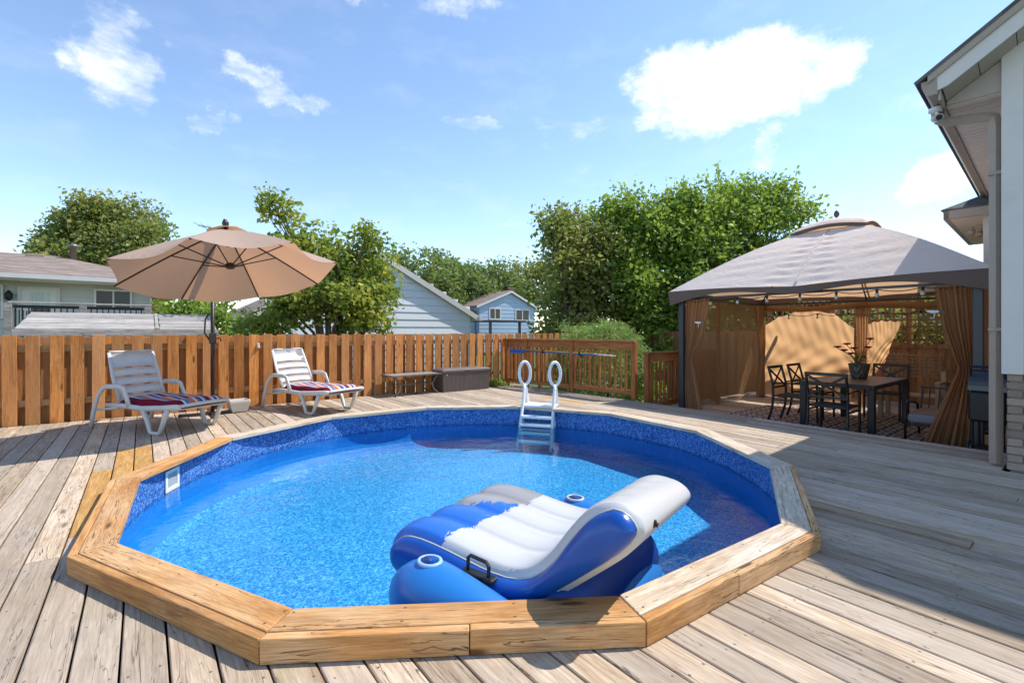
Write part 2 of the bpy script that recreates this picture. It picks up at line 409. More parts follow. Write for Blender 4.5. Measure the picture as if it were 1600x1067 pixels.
def plank(w, t, l0, r0, l1, r1, c=.004):
    """board along y: ends l0/r0 (left/right start) to l1/r1, top at z=0"""
    h = w/2
    prof = [(-h,-t),(h,-t),(h,-c),(h-c,0),(-h+c,0),(-h,-c)]
    def yy(x, a, b): return a+(b-a)*(x+h)/w
    m = MB(); n = 6
    m.add([(x,yy(x,l0,r0),z) for x,z in prof]+[(x,yy(x,l1,r1),z) for x,z in prof],
          [tuple(range(n)), tuple(range(2*n-1,n-1,-1))]+[(i,n+i,n+(i+1)%n,(i+1)%n) for i in range(n)])
    return m

deck = MB()
for y in np.arange(-1.5, 8.8, .45):
    xs = [(-4.0, 6.98)]
    dy = y-PC.y
    if abs(dy) < 2.80:
        w = math.sqrt(2.80**2-dy*dy); xs = [(-4.0, PC.x-w), (PC.x+w, 6.98)]
    for a, b in xs:
        if b > 6.1 and y < .55: b = 6.1
        deck.box(a, b, y-.019, y+.019, -.20, -.038)
deck.box(6.985, 7.03, .60, 5.3, -.198, -.045)
deck = deck.build('deck', M['dark'], kind='structure')
PITCH = .1463
k0 = int(math.floor((-4.0+.069)/PITCH)); k1 = int(math.floor((7.03+.069)/PITCH))
NEWSP = {-2: (3.9, 5.6, M['deck_new'], 0.), -1: (5.0, 6.45, M['deck_new'], 0.), 0: (5.0, 6.5, M['deck_new'], 0.), 41: (5.6, 6.7, M['deck_new'], 0.), 26: (.52, 1.8, M['deck_brown'], .012)}
nb = 0
for k in range(k0, k1):
    x0 = -.069+k*PITCH+.0042; x1 = x0+PITCH-.0084
    if x1 > 7.04: break
    xc = (x0+x1)/2; w = x1-x0
    ystart = -1.55; yend = 8.86
    if xc > 6.05: ystart = .64
    if xc > 6.96: yend = 5.25
    pieces = []
    ra, rb = poly_range(x0, PR+.137), poly_range(x1, PR+.137)
    if ra and rb:
        pieces = [(ystart, ystart, ra[0], rb[0]), (ra[1], rb[1], yend, yend)]
    else:
        pieces = [(ystart, ystart, yend, yend)]
    out = []
    rr = random.Random(k*13+5)
    for (a, b, c, d) in pieces:
        L = min(c, d)-max(a, b)
        if L > 4.3:
            j = max(a,b)+L*rr.uniform(.3,.7); j = round(j/.45)*.45+.0
            out += [(a, b, j-.002, j-.002), (j+.002, j+.002, c, d)]
        else: out.append((a, b, c, d))
    for (a, b, c, d) in out:
        if max(c, d)-min(a, b) < .03: continue
        sp = NEWSP.get(k)
        segs = [(a, b, c, d, M['deck'], 0.)]
        if sp and max(c, d) > sp[0] and min(a, b) < sp[1]:
            s0, s1, mm, dz = sp; segs = []; a2, b2 = a, b
            if max(a, b) < s0: segs.append((a, b, s0-.002, s0-.002, M['deck'], 0.)); a2 = b2 = s0+.002
            if min(c, d) > s1: segs += [(a2, b2, s1-.002, s1-.002, mm, dz), (s1+.002, s1+.002, c, d, M['deck'], 0.)]
            else: segs.append((a2, b2, c, d, mm, dz))
        for (a_, b_, c_, d_, mt, dz) in segs:
            if max(c_, d_)-min(a_, b_) < .03: continue
            ym = (a_+b_+c_+d_)/4
            o = plank(w, .034, a_-ym, b_-ym, c_-ym, d_-ym).build('board', mt, deck, loc=(xc, ym, dz+rr.uniform(-.0015,.0015)), rz=rr.uniform(-.0004,.0004)); nb += 1
            if mt is M['deck_new']: o['label'] = 'fresh yellow repair board'
            if mt is M['deck_brown']: o['label'] = 'brown replacement board standing slightly proud'

patio = MB(); patio.box(7.05, 12.28, -.5, 5.4, -.74, -.245); patio = patio.build('patio', M['dark'], kind='structure')
k = 0; x = 7.06
while x+.14 < 12.28:
    plank(.1395, .03, -2.9, -2.9, 2.9, 2.9).build('board', M['deck'], patio, loc=(x+.07, 2.45, -.20+.001*(k % 3))); x += PITCH; k += 1

# ------------------------------------------------------------------ pool
def liner(name, wall):
    t = NT(name)
    v = t.voro(t.vec((1,1,1)), 34 if wall else 30, 'DISTANCE_TO_EDGE')
    n = t.noise(t.vec((1,1,1)), 3 if wall else 4, 5, .6)
    n2 = t.noise(t.vec((1,1,1)), 26 if wall else 34, 4, .65, 1.2)
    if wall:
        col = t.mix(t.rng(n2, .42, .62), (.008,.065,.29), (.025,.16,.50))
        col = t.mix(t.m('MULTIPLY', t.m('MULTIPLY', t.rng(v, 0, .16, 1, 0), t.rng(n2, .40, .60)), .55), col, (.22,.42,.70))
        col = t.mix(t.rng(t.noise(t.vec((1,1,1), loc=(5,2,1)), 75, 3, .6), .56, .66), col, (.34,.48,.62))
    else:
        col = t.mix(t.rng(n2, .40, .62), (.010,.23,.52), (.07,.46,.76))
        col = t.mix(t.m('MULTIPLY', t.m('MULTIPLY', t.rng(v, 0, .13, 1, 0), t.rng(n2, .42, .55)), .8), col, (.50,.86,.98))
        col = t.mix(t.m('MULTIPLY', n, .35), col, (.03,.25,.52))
    return t.fin(t.pbr(col, .45, spec=.3))
M['liner_wall'] = liner('navy_speckled_liner', True)
M['liner_floor'] = liner('turquoise_liner', False)
M['liner_low'] = plain('scatter_blue_liner', (.025,.26,.66), .5, var=.18, scale=24)  # blue light scattered by the water, put into the submerged liner's colour
pool = thing('swimming_pool', 'round above ground pool with speckled blue liner set in the wooden deck', 'pool', (PC.x, PC.y, 0))
prof = [(PW, .062), (PW, -.30)]
w = MB(); NS = 96
FZ = -.50
cove = [(PW-.22*(1-math.cos(a)), FZ+.22*(1-math.sin(a))) for a in np.linspace(0, PI/2, 7)]
prof = [(PW, .062), (PW, -.205)]
for i in range(len(prof)-1):
    (r0, z0), (r1, z1) = prof[i], prof[i+1]
    for j in range(NS):
        a, b = 2*PI*j/NS, 2*PI*(j+1)/NS
        w.add([(r0*math.cos(a),r0*math.sin(a),z0),(r0*math.cos(b),r0*math.sin(b),z0),(r1*math.cos(b),r1*math.sin(b),z1),(r1*math.cos(a),r1*math.sin(a),z1)], [(0,1,2,3)])
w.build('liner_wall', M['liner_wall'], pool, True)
lw = MB(); pl = [(PW, -.205)] + cove[:5]
for (r0, z0), (r1, z1) in zip(pl, pl[1:]):
    for j in range(NS):
        a, b = 2*PI*j/NS, 2*PI*(j+1)/NS
        lw.add([(r0*math.cos(a),r0*math.sin(a),z0),(r0*math.cos(b),r0*math.sin(b),z0),(r1*math.cos(b),r1*math.sin(b),z1),(r1*math.cos(a),r1*math.sin(a),z1)], [(0,1,2,3)])
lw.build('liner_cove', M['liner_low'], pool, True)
fl = MB(); rf = cove[-1][0]; NR = 5
for i in range(4, len(cove)-1):
    (r0, z0), (r1, z1) = cove[i], cove[i+1]
    for j in range(NS):
        a, b = 2*PI*j/NS, 2*PI*(j+1)/NS
        fl.add([(r0*math.cos(a),r0*math.sin(a),z0),(r0*math.cos(b),r0*math.sin(b),z0),(r1*math.cos(b),r1*math.sin(b),z1),(r1*math.cos(a),r1*math.sin(a),z1)], [(0,1,2,3)])
for i in range(NR):
    r0, r1 = rf*i/NR, rf*(i+1)/NR
    for j in range(NS):
        a, b = 2*PI*j/NS, 2*PI*(j+1)/NS
        q = [(r0*math.cos(a),r0*math.sin(a),FZ),(r1*math.cos(a),r1*math.sin(a),FZ),(r1*math.cos(b),r1*math.sin(b),FZ),(r0*math.cos(b),r0*math.sin(b),FZ)]
        fl.add(q if i else q[:3] , [(0,1,2,3)] if i else [(0,1,2)])
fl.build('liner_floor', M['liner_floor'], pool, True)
sh = MB(); sh.lathe([(PW+.03, -.74), (PW+.03, .06)], 64); 
sh.f = sh.f[:-2]; sh.m = sh.m[:-2]
sh.build('outer_shell', M['dark'], pool)

TOPZ = .105
def coping():
    for k in range(12):
        i0, i1 = pv(k, PR), pv(k+1, PR); o0, o1 = pv(k, PR+.155), pv(k+1, PR+.155); e0, e1 = pv(k, PR+.158), pv(k+1, PR+.158); f0, f1 = pv(k, PR+.20), pv(k+1, PR+.20)
        mid = (i0+i1+o0+o1)/4; d = (i1-i0).normalized(); ang = math.atan2(d.y, d.x)-PI/2
        ca, sa = math.cos(-ang), math.sin(-ang)
        def lc(p): q = p-mid; return Vector((ca*q.x-sa*q.y, sa*q.x+ca*q.y))
        near = k in (11, 0); pale = not (k in (10, 11))
        mt = M['coping_pale'] if pale else M['coping']
        if k in (0, 1): mt = M['coping']
        mf = M['coping']
        I0, I1, O0, O1 = map(lc, (i0, i1, o0, o1)); g_ = .0018
        def sub(t0, t1, z0, z1, A0, A1, B0, B1, name, m, ch):
            p = [A0.lerp(A1, t0), A0.lerp(A1, t1), B0.lerp(B1, t1), B0.lerp(B1, t0)]
            p[0] = p[0]+Vector((0, g_)); p[3] = p[3]+Vector((0, g_)); p[1] = p[1]-Vector((0, g_)); p[2] = p[2]-Vector((0, g_))
            mb = MB(); mb.prism([tuple(q) for q in p], z0, z1)
            o = mb.build(name, m, pool, loc=(mid.x-PC.x, mid.y-PC.y, 0), rz=ang)
            if ch: bevel(o, ch, 2)
            return o
        dz = random.uniform(-.003, .003)
        sub(0, 1, .066+dz, TOPZ+dz, I0, I1, O0, O1, 'cap_board', mt, .005)
        E0, E1, F0, F1 = map(lc, (e0, e1, f0, f1))
        cuts = {11: [0, 1], 10: [0, .47, 1], 9: [0, .56, 1], 0: [0, 1]}.get(k, [0, 1])
        for a, b in zip(cuts, cuts[1:]):
            sub(a, b, .002, TOPZ-.003+random.uniform(-.003,.002), E0, E1, F0, F1, 'fascia_board', mf if k in (8,9,10,11,0,1) else M['coping_pale'], .005)
coping()
# screw heads on the nearest caps
# skimmer and return jet on the liner
def on_wall(ang_deg, z):
    a = R(ang_deg); return Vector(((PW-.004)*math.cos(a), (PW-.004)*math.sin(a), z)), a
def skimmer():
    p, a = on_wall(149.5, -.075)
    m = MB(); W, H = .105, .095
    m.box(-.012, .0, -W, W, -H, -H+.035); m.box(-.012, .0, -W, W, H-.03, H); m.box(-.0125, .0, -W, -W+.032, -H, H); m.box(-.0125, .0, W-.032, W, -H, H)
    o = m.build('skimmer_frame', M['ladder'], pool, loc=tuple(p), rz=a); bevel(o, .004)
    m = MB(); m.box(-.004, -.001, -W+.03, W-.03, -H+.03, H-.028); m.build('skimmer_flap', plain('grey_flap', (.36,.38,.38), .5), pool, loc=tuple(p), rz=a)
    p, a = on_wall(192, -.13)
    m = MB(); m.lathe([(.034, 0), (.034, .010), (.016, .016), (.012, .008)], 14); o = m.build('return_jet', M['ladder'], pool, loc=tuple(p), rot=(0, R(-90), a))
skimmer()
WZ = -.165
def water():
    t = NT('pool_water')
    h1 = t.noise(t.vec((1,1,1)), 5.5, 3, .55, .6); h2 = t.noise(t.vec((1,1,1)), 1.6, 2, .5, .3)
    hh = t.m('ADD', t.m('MULTIPLY', h1, .35), h2)
    nm = t.bump(t.m('ADD', hh, t.m('MULTIPLY', t.noise(t.vec((1,1,1)), 17, 3, .55, .8), .10)), .26, .06)
    gl = t.nd('ShaderNodeBsdfGlossy'); gl.inputs['Roughness'].default_value = .02; gl.inputs['Color'].default_value = (1,1,1,1); t.L.new(nm, gl.inputs['Normal'])
    tp = t.nd('ShaderNodeBsdfTransparent'); tp.inputs['Color'].default_value = (.60,.86,.97,1)
    fr = t.nd('ShaderNodeFresnel'); fr.inputs['IOR'].default_value = 1.27; t.L.new(nm, fr.inputs['Normal'])
    mt = t.fin(t.mixsh(fr.outputs[0], tp.outputs[0], gl.outputs[0]))
    m = MB(); n = 96; r = PW-.003
    m.add([(0,0,0)]+[(r*math.cos(2*PI*j/n), r*math.sin(2*PI*j/n), 0) for j in range(n)], [(0, 1+j, 1+(j+1)%n) for j in range(n)])
    m.build('water', mt, loc=(PC.x, PC.y, WZ), kind='structure')
water()

# ------------------------------------------------------------------ pool ladder
def ladder():
    a = R(34.5); r = 2.74
    t = thing('pool_ladder', 'white plastic pool ladder with oval handrails stepping down into the water', 'ladder', (PC.x+r*math.cos(a), PC.y+r*math.sin(a), TOPZ), a)
    for s in (-1, 1):
        y = s*.235
        m = MB(); ring = []
        for j in range(22):
            q = 2*PI*j/22; u = .095*math.cos(q); v = .175*math.sin(q)
            ring.append((-.02+u*.62-v*.06, y+u*.75*-1, .50+v))
        m.tube(ring, .024, 8, closed=True)
        o = m.build('handrail', M['ladder'], t, True)
        m = MB(); m.tube([(-.03,y,.335),(-.045,y,.26),(-.11,y,.05),(-.22,y*1.03,-.22),(-.33,y*1.06,-.46),(-.38,y*1.07,-.60)], [.026,.03,.031,.031,.028,.026], 8, flat=(.8,1.15)); m.build('pool_leg', M['ladder'], t, True)
        m = MB(); m.tube([(-.01,y,.335),(.05,y,.24),(.13,y,.10),(.16,y,.02),(.17,y,-.09)], [.024,.024,.024,.026,.026], 8); m.tube([(.17,y,-.088),(.17,y,-.098)], [.05,.05], 10); m.build('deck_leg', M['ladder'], t, True)
        m = MB(); m.tube([(-.13,y*1.02,-.10),(-.05,y*1.05,-.35),(-.02,y*1.05,-.64)], .019, 8); m.build('strut', M['ladder'], t, True)
    m = MB(); m.cbox(-.13, .17, -.25, .25, -.004, .032, .008); m.build('platform', M['ladder'], t)
    for z, x in ((-.13, -.17), (-.24, -.22), (-.35, -.27), (-.46, -.32)):
        m = MB(); m.cbox(x-.075, x+.055, -.232, .232, z-.022, z+.018, .006)
        m.build('tread', M['ladder'], t)
ladder()

# ------------------------------------------------------------------ board fence
FZ0, FZ1 = -.02, 1.19
def fence():
    t = thing('board_fence', 'long orange stained board fence with alternating planks behind the loungers', 'fence', (0, 8.93, 0))
    me = []
    for v in range(5):
        m = MB(); m.cbox(-.07, .07, -.009, .009, FZ0, FZ1, .003); me.append(m.mesh('board', M['fence']))
    P = .2177; x = -4.2; i = 0
    while x < 12.1:
        r = random.Random(i)
        hide = x > 8.2
        link('board', me[i % 5], t, loc=(x+r.uniform(-.008,.008), -.028+r.uniform(-.003,.003), r.uniform(-.008,.006)), rot=(r.uniform(-.004,.004), r.uniform(-.004,.004), r.uniform(-.02,.02)))
        link('board', me[(i+2) % 5], t, loc=(x+P/2, .075, r.uniform(-.03,-.015)), rot=(0, r.uniform(-.004,.004), 0))
        x += P; i += 1
    for j, xs in enumerate(np.arange(-4.3, 9.9, 2.44)):
        for z in (.28, 1.02):
            m = MB(); m.cbox(.045, 2.395, -.019, .019, -.042, .042, .003)
            m.build('rail', M['fence_rail'], t, loc=(xs, .024, z))
        m = MB(); m.cbox(-.044, .044, -.044, .044, -.74, 1.17, .004)
        m.build('post', M['fence'], t, loc=(xs, .024, 0))
fence()
def side_fence():
    t = thing('privacy_fence', 'brown privacy fence with square lattice top behind the gazebo', 'fence', (12.3, 0, -.3))
    m = MB(); m.cbox(-.009, .009, -.07, .07, -.42, 1.20, .003); low = m.mesh('board', M['sidefence'])
    m = MB(); m.cbox(-.009, .009, -.07, .07, -.42, 1.53, .003); high = m.mesh('board', M['sidefence'])
    y = 8.85; i = 0
    while y > 1.3:
        back = y < 5.35
        link('board', low if back else high, t, loc=(random.uniform(-.004,.004) - (0 if i % 2 or back else .05), y, 0), rot=(random.uniform(-.006,.006), 0, 0)); i += 1
        y -= .145 if back else .118
    for y in np.arange(5.35, 1.2, -1.37):
        m = MB(); m.cbox(-.045, .045, -.045, .045, -.44, 2.34, .004); m.build('post', M['sidefence'], t, loc=(.06, y, 0))
    for z in (1.245, 2.28):
        m = MB(); m.cbox(-.03, .03, 1.25, 5.4, -.045, .045, .004); m.build('rail', M['sidefence'], t, loc=(-.01, 0, z))
    for y in np.arange(5.28, 1.3, -.135):
        m = MB(); m.box(-.008, .0, -.019, .019, 1.295, 2.232); m.build('lattice_slat', M['sidefence'], t, loc=(-.012, y, 0))
    for z in np.arange(1.37, 2.22, .135):
        m = MB(); m.box(.002, .010, 1.3, 5.35, -.019, .019); m.build('lattice_slat', M['sidefence'], t, loc=(-.012, 0, z))
side_fence()

# ------------------------------------------------------------------ deck railings
def railing(name, label, p0, p1, posts, top, z0, bal_h, cap=.14):
    p0, p1 = Vector((*p0, 0)), Vector((*p1, 0)); L = (p1-p0).length; a = math.atan2((p1-p0).y, (p1-p0).x)
    t = thing(name, label, 'railing', (p0.x, p0.y, 0), a)
    m = MB(); m.cbox(-.03, L+.03, -cap/2, cap/2, top-.038, top, .004); m.build('cap_rail', M['rail_x'], t)
    m = MB(); m.cbox(.05, L-.05, -.02, .02, top-.185, top-.042, .004); m.build('top_rail', M['rail_x'], t)
    m = MB(); m.cbox(.05, L-.05, -.021, .021, z0+.07, z0+.16, .004); m.build('bottom_rail', M['rail_x'], t)
    for q in posts:
        m = MB(); m.cbox(-.046, .046, -.046, .046, z0, top-.04, .004); m.build('post', M['rail'], t, loc=(q*L, .004, 0))
    b = MB(); b.cbox(-.019, .019, -.019, .019, z0+.165, top-.19, .003); b = b.mesh('baluster', M['rail'])
    n = int(L/.118)
    for i in range(n):
        x = (i+.5)*L/n
        if min(abs(x-q*L) for q in posts) < .075: continue
        link('baluster', b, t, loc=(x, random.uniform(-.003,.003), 0), rz=random.uniform(-.1,.1))
    return t
railing('deck_railing', 'tall red brown wooden railing behind the pool ladder with a pole on it', (7.07, 5.42), (6.74, 8.86), (.0, .42, .8, .985), 1.08, .0, .8)
railing('stair_railing', 'lower wooden railing running behind the gazebo net', (7.12, 5.20), (9.4, 5.16), (.015, .5, .98), .87, -.2, .8)

# ------------------------------------------------------------------ telescopic pool pole with net head
def pool_pole():
    t = thing('pool_brush', 'blue and yellow telescopic pole with a blue brush head lying along the railing', 'pool brush', (6.74, 8.55, .80), R(-84))
    yel = plain('yellow_pole', (.55,.40,.05), .4); blu = plain('blue_pole', (.03,.14,.48), .4)
    d = -.03
    m = MB(); m.tube([(.35,-.02,0),(2.35,-.02,-.02)], .014, 10); m.build('outer_pole', blu, t, True)
    m = MB(); m.tube([(.30,-.02,.027),(2.3,-.02,.007)], .013, 10); m.build('inner_pole', yel, t, True)
    m = MB(); m.tube([(2.25,-.02,-.005),(2.75,-.02,-.02)], .013, 10); m.build('end_tube', M['ladder'], t, True)
    m = MB(); m.cbox(-.12, .38, -.05, .02, -.012, .035, .01); m.build('brush_head', blu, t)
    m = MB()
    for i in range(12): m.box(-.1+i*.038, -.08+i*.038, -.045, .012, -.06, -.014)
    m.build('bristles', plain('blue_bristles', (.05,.20,.55), .7), t)
    m = MB(); m.cbox(.9,.93,-.045,.05,-.035,.045,.003); m.cbox(1.9,1.93,-.045,.05,-.05,.03,.003); m.build('hook', M['black_metal'], t)
pool_pole()

# ------------------------------------------------------------------ cantilever umbrella
def umbrella():
    t = thing('cantilever_umbrella', 'tan octagonal cantilever umbrella tilted over the lounge chairs', 'umbrella', (.82, 8.32, 0))
    base = Vector((.82, 8.32, 0)); c = Vector((.89, 6.98, 1.985))-base; Rr = 1.29; hh = .58
    nrm = Vector((-.0707, .2165, 1)).normalized(); u = Vector((0,1,0)).cross(nrm).normalized(); v = nrm.cross(u)
    a0 = R(247.1)
    # keep the fitted rim: angles measured in the tilted plane
    def P(r, a, z): return c+u*(r*math.cos(a))+v*(r*math.sin(a))+nrm*z
    def zz(s): return hh*(1-s**1.18)
    fab = cloth('tan_canvas', (.54,.42,.34), .42, tcol=(.60,.31,.16), var=.06)
    m = MB()
    for k in range(8):
        def fn(i, j, k=k):
            a = a0+k*PI/4+i*PI/4; th = (i-.5)*PI/4
            s = j
            chord = math.cos(PI/8)/math.cos(th)
            sag = 1-.05*math.sin(PI*i)*s
            r = Rr*s*(chord if s > 0 else 1)*sag
            return P(r, a, zz(s)-.075*math.sin(PI*i)*s**2)
        m.grid(fn, 8, 10)
    o = m.build('canopy', fab, t, True)
    m = MB()
    for k in range(8):
        def fn(i, j, k=k):
            a = a0+k*PI/4+i*PI/4; return P(.24*j*math.cos(PI/8)/math.cos((i-.5)*PI/4)+.0, a, hh+.045-.075*j**1.4)
        m.grid(fn, 4, 4)
    m.build('vent_cap', fab, t, True)
    for k in range(8):
        a = a0+k*PI/4
        m = MB(); m.tube([P(.04,a,zz(.03)-.02)]+[P(Rr*s,a,zz(s)-.014) for s in (.25,.5,.75,.99)], .010, 6); rb = m.build('rib', M['umb_metal'], t)
        m = MB(); m.tube([P(.05,a,.10), P(Rr*.50,a,zz(.50)-.02)], .008, 6); m.build('strut', M['umb_metal'], t)
    m = MB(); m.tube([P(0,0,.07),P(0,0,.13)], .05, 10); m.build('hub', M['umb_metal'], t)
    m = MB(); m.tube([P(0,0,hh-.22),P(0,0,hh+.05)], .02, 10); m.tube([P(0,0,hh+.03),P(0,0,hh+.10),P(0,0,hh+.15)], [.03,.042,.02], 10); m.build('finial', M['umb_metal'], t)
    m = MB(); m.tube([(0,0,0),(0,0,1.98)], .027, 12); m.build('pole', M['umb_metal'], t, True)
    m = MB(); m.bar((0,0,1.93), P(0,0,hh+.12), .035, .06); m.build('arm', M['umb_metal'], t)
    m = MB(); m.bar((0,.0,1.15), P(.55,R(90)-.0,hh-.02)+Vector((0,0,.06)), .028, .03); 
    m = MB(); m.cbox(-.045,.045,-.045,.045,1.06,1.22,.01); m.tube([(.05,0,1.14),(.10,0,1.14),(.10,-.06,1.10)], .011, 6); m.build('crank_box', M['umb_metal'], t)
    m = MB(); m.tube([(-.03,.02,1.1),(-.10,.02,1.22),(-.09,.02,1.42),(-.05,.02,1.5)], .012, 6); m.build('crank_handle', M['umb_metal'], t)
    m = MB(); m.bar((-.42,0,.022),(.42,0,.022),.06,.04); m.bar((0,-.42,.0235),(0,.42,.0235),.06,.04); m.build('base_cross', M['umb_metal'], t)
umbrella()

# ------------------------------------------------------------------ loungers
def stripes():
    t = NT('striped_cushion')
    sp = t.nd('ShaderNodeSeparateXYZ'); t.L.new(t.tc.outputs['Object'], sp.inputs[0])
    y = t.m('ADD', t.m('DIVIDE', sp.outputs[1], .60), .5)
    cols = [(.0,(.17,.012,.03)),(.05,(.17,.012,.03)),(.13,(.75,.74,.72)),(.17,(.10,.22,.40)),(.26,(.55,.17,.09)),(.37,(.75,.74,.72)),(.40,(.50,.20,.11)),(.45,(.045,.09,.26)),(.53,(.75,.74,.72)),(.56,(.08,.18,.38)),(.61,(.17,.012,.03)),(.68,(.60,.22,.12)),(.73,(.70,.66,.60)),(.77,(.045,.09,.26)),(.84,(.75,.74,.72)),(.87,(.50,.18,.11)),(.92,(.045,.09,.26)),(.96,(.17,.012,.03))]
    col = t.ramp(y, cols, 'CONSTANT')
    return t.fin(t.pbr(t.mix(.15, col, t.mix(t.noise(t.vec(), 40, 3), (.3,.3,.3), (1,1,1)), 'MULTIPLY'), .95, spec=.1, normal=t.bump(t.noise(t.vec(), 220, 2), .2, .003)))
M['stripes'] = stripes()
M['lead'] = plain('flaked_grey_patch', (.22,.22,.24), .7)
def lounger(label, loc, rz, patches=False):
    t = thing('sun_lounger', label, 'sun lounger', loc, rz, 'resin sun loungers by the fence')
    W = .345; mt = M['white_plastic']
    for s in (-1, 1):
        y = s*W
        m = MB(); m.tube([(.30,y,.31),(.62,y,.315),(1.0,y,.30),(1.35,y,.325),(1.60,y*.97,.35),(1.64,y*.90,.352)], [.02,.026,.028,.028,.026,.02], 8, flat=(.8,1.25)); m.build('side_rail', mt, t, True)
        m = MB(); m.tube([(.03,y*1.06,.01),(.08,y*1.05,.22),(.16,y*1.04,.42),(.25,y*1.03,.515),(.34,y*1.02,.545),(.58,y*1.02,.55),(.66,y*1.02,.53),(.72,y*1.02,.42),(.77,y*1.02,.31)], [.026,.027,.027,.026,.026,.026,.026,.026,.028], 8, flat=(.75,1.2)); m.build('armrest', mt, t, True)
        m = MB(); m.tube([(1.02,y,.30),(1.10,y,.16),(1.155,y,.025),(1.18,y,.018),(1.30,y,.018),(1.325,y,.03),(1.39,y,.16),(1.46,y,.31)], [.034,.028,.024,.022,.022,.024,.028,.032], 8, flat=(1,1)); m.build('leg', mt, t, True)
        m = MB(); m.tube([(.12,y*1.0,.24),(.35,y*.98,.26),(.55,y,.29)], .018, 6); m.build('brace', mt, t, True)
    m = MB(); m.tube([(1.62,y_,.352+.012*math.cos(y_*4)) for y_ in np.linspace(-.31,.31,7)], .024, 8, flat=(1.2,.8)); m.build('foot_rail', mt, t, True)
    m = MB(); m.tube([(.30,-W,.31),(.30,W,.31)], .017, 6); m.build('rear_rail', mt, t, True)
    # seat slats
    for i in range(10):
        x = .52+i*.109
        m = MB(); m.cbox(x, x+.078, -W+.01, W-.01, .30, .318, .004); m.build('slat', mt, t)
    # reclining backrest: side stiles and broad slats with slots between
    th = R(112 if not patches else 118)
    br = bpy.data.objects.new('backrest', None); 
    m = MB()
    Lb = .72
    for s in (-1, 1):
        m.tube([(0, s*.275, 0), (Lb*.5, s*.28, .012), (Lb-.03, s*.262, 0)], [.022,.024,.022], 8, flat=(1,.7))
    m.tube([(Lb-.02, y_, .004*math.cos(y_*6)) for y_ in np.linspace(-.262,.262,7)], .022, 8, flat=(.7,1.1))
    b = m.build('backrest', mt, t, True); b.location = (.47, 0, .325); b.rotation_euler = (0, -th, 0)
    xs = [0.0, .115, .235, .355, .475, Lb-.005]
    for i in range(5):
        a, c = xs[i]+.008, xs[i+1]-.008
        def fn(p, q, a=a, c=c):
            y_ = (q-.5)*.535; return (a+(c-a)*p, y_, -.03*math.cos(q*PI-PI/2)+.016)
        m = MB(); m.grid(fn, 1, 8)
        nv = len(m.v); m.v += [(x_, y_, z_-.010) for x_, y_, z_ in m.v]; nf = list(m.f)
        for f in nf: m.f.append(tuple(i_+nv for i_ in f[::-1])); m.m.append(0)
        # close the rim
        for j in range(8):
            m.f.append((j+1, j, j+nv, j+1+nv)); m.m.append(0); m.f.append((9+j, 9+j+1, 9+j+1+nv, 9+j+nv)); m.m.append(0)
        m.build('slat', mt, b, True)
    if patches:
        for i, (x, y, r) in enumerate(((.66, .0, .035), (.63, .17, .07), (.60, .21, .05), (.50, .23, .05), (.47, .25, .035))):
            rr = random.Random(i); m = MB(); n = 11
            z0 = .0045-.03*math.cos(((y/.535)+.5)*PI-PI/2)
            m.prism([(x+r*rr.uniform(.5,1)*math.cos(2*PI*j/n), y+r*rr.uniform(.6,1)*math.sin(2*PI*j/n)) for j in range(n)], z0-.004, z0); m.build('flaked_patch', M['lead'], b)
    # cushion
    def cf(p, q):
        x = .47+1.13*p; y = (q-.5)*.62
        e = min(1, (1-abs(2*q-1))*7)**.5*min(1, p*14+.02)**.5*min(1, (1-p)*12+.02)**.5
        return (x, y, .318+.080*e+.012*math.sin(x*14)*e*math.cos(y*5)+.03*max(0, p-.7)*2)
    m = MB(); m.grid(cf, 30, 26)
    m.build('cushion', M['stripes'], t, True, label='striped seat cushion in maroon, blue and orange')
    return t
lounger('white resin sun lounger shaded by the umbrella with striped cushion', (-.233, 8.36, 0), R(-58.8))
lounger('sunlit white resin sun lounger with flaked grey patches on its backrest', (1.86, 8.70, 0), R(-70), True)

# planter block beside the first lounger
m = MB()
lo, hi = [(-.10,-.10),(.10,-.10),(.10,.10),(-.10,.10)], [(-.145,-.13),(.145,-.13),(.145,.13),(-.145,.13)]
m.add([(x,y,.012) for x,y in lo]+[(x,y,.155) for x,y in hi]+[(x,y,.19) for x,y in hi]+[(x*.86,y*.86,.19) for x,y in hi]+[(x*.8,y*.8,.15) for x,y in hi],
      [(3,2,1,0)]+[(a+i,a+(i+1)%4,a+4+(i+1)%4,a+4+i) for a in (0,4,8,12) for i in range(4)]+[(16,17,18,19)])
o = m.build('planter', M['terracotta'], loc=(1.16, 8.36, 0), rz=R(6)); bevel(o, .008); tag(o, 'small empty beige planter trough between the two loungers', 'planter')

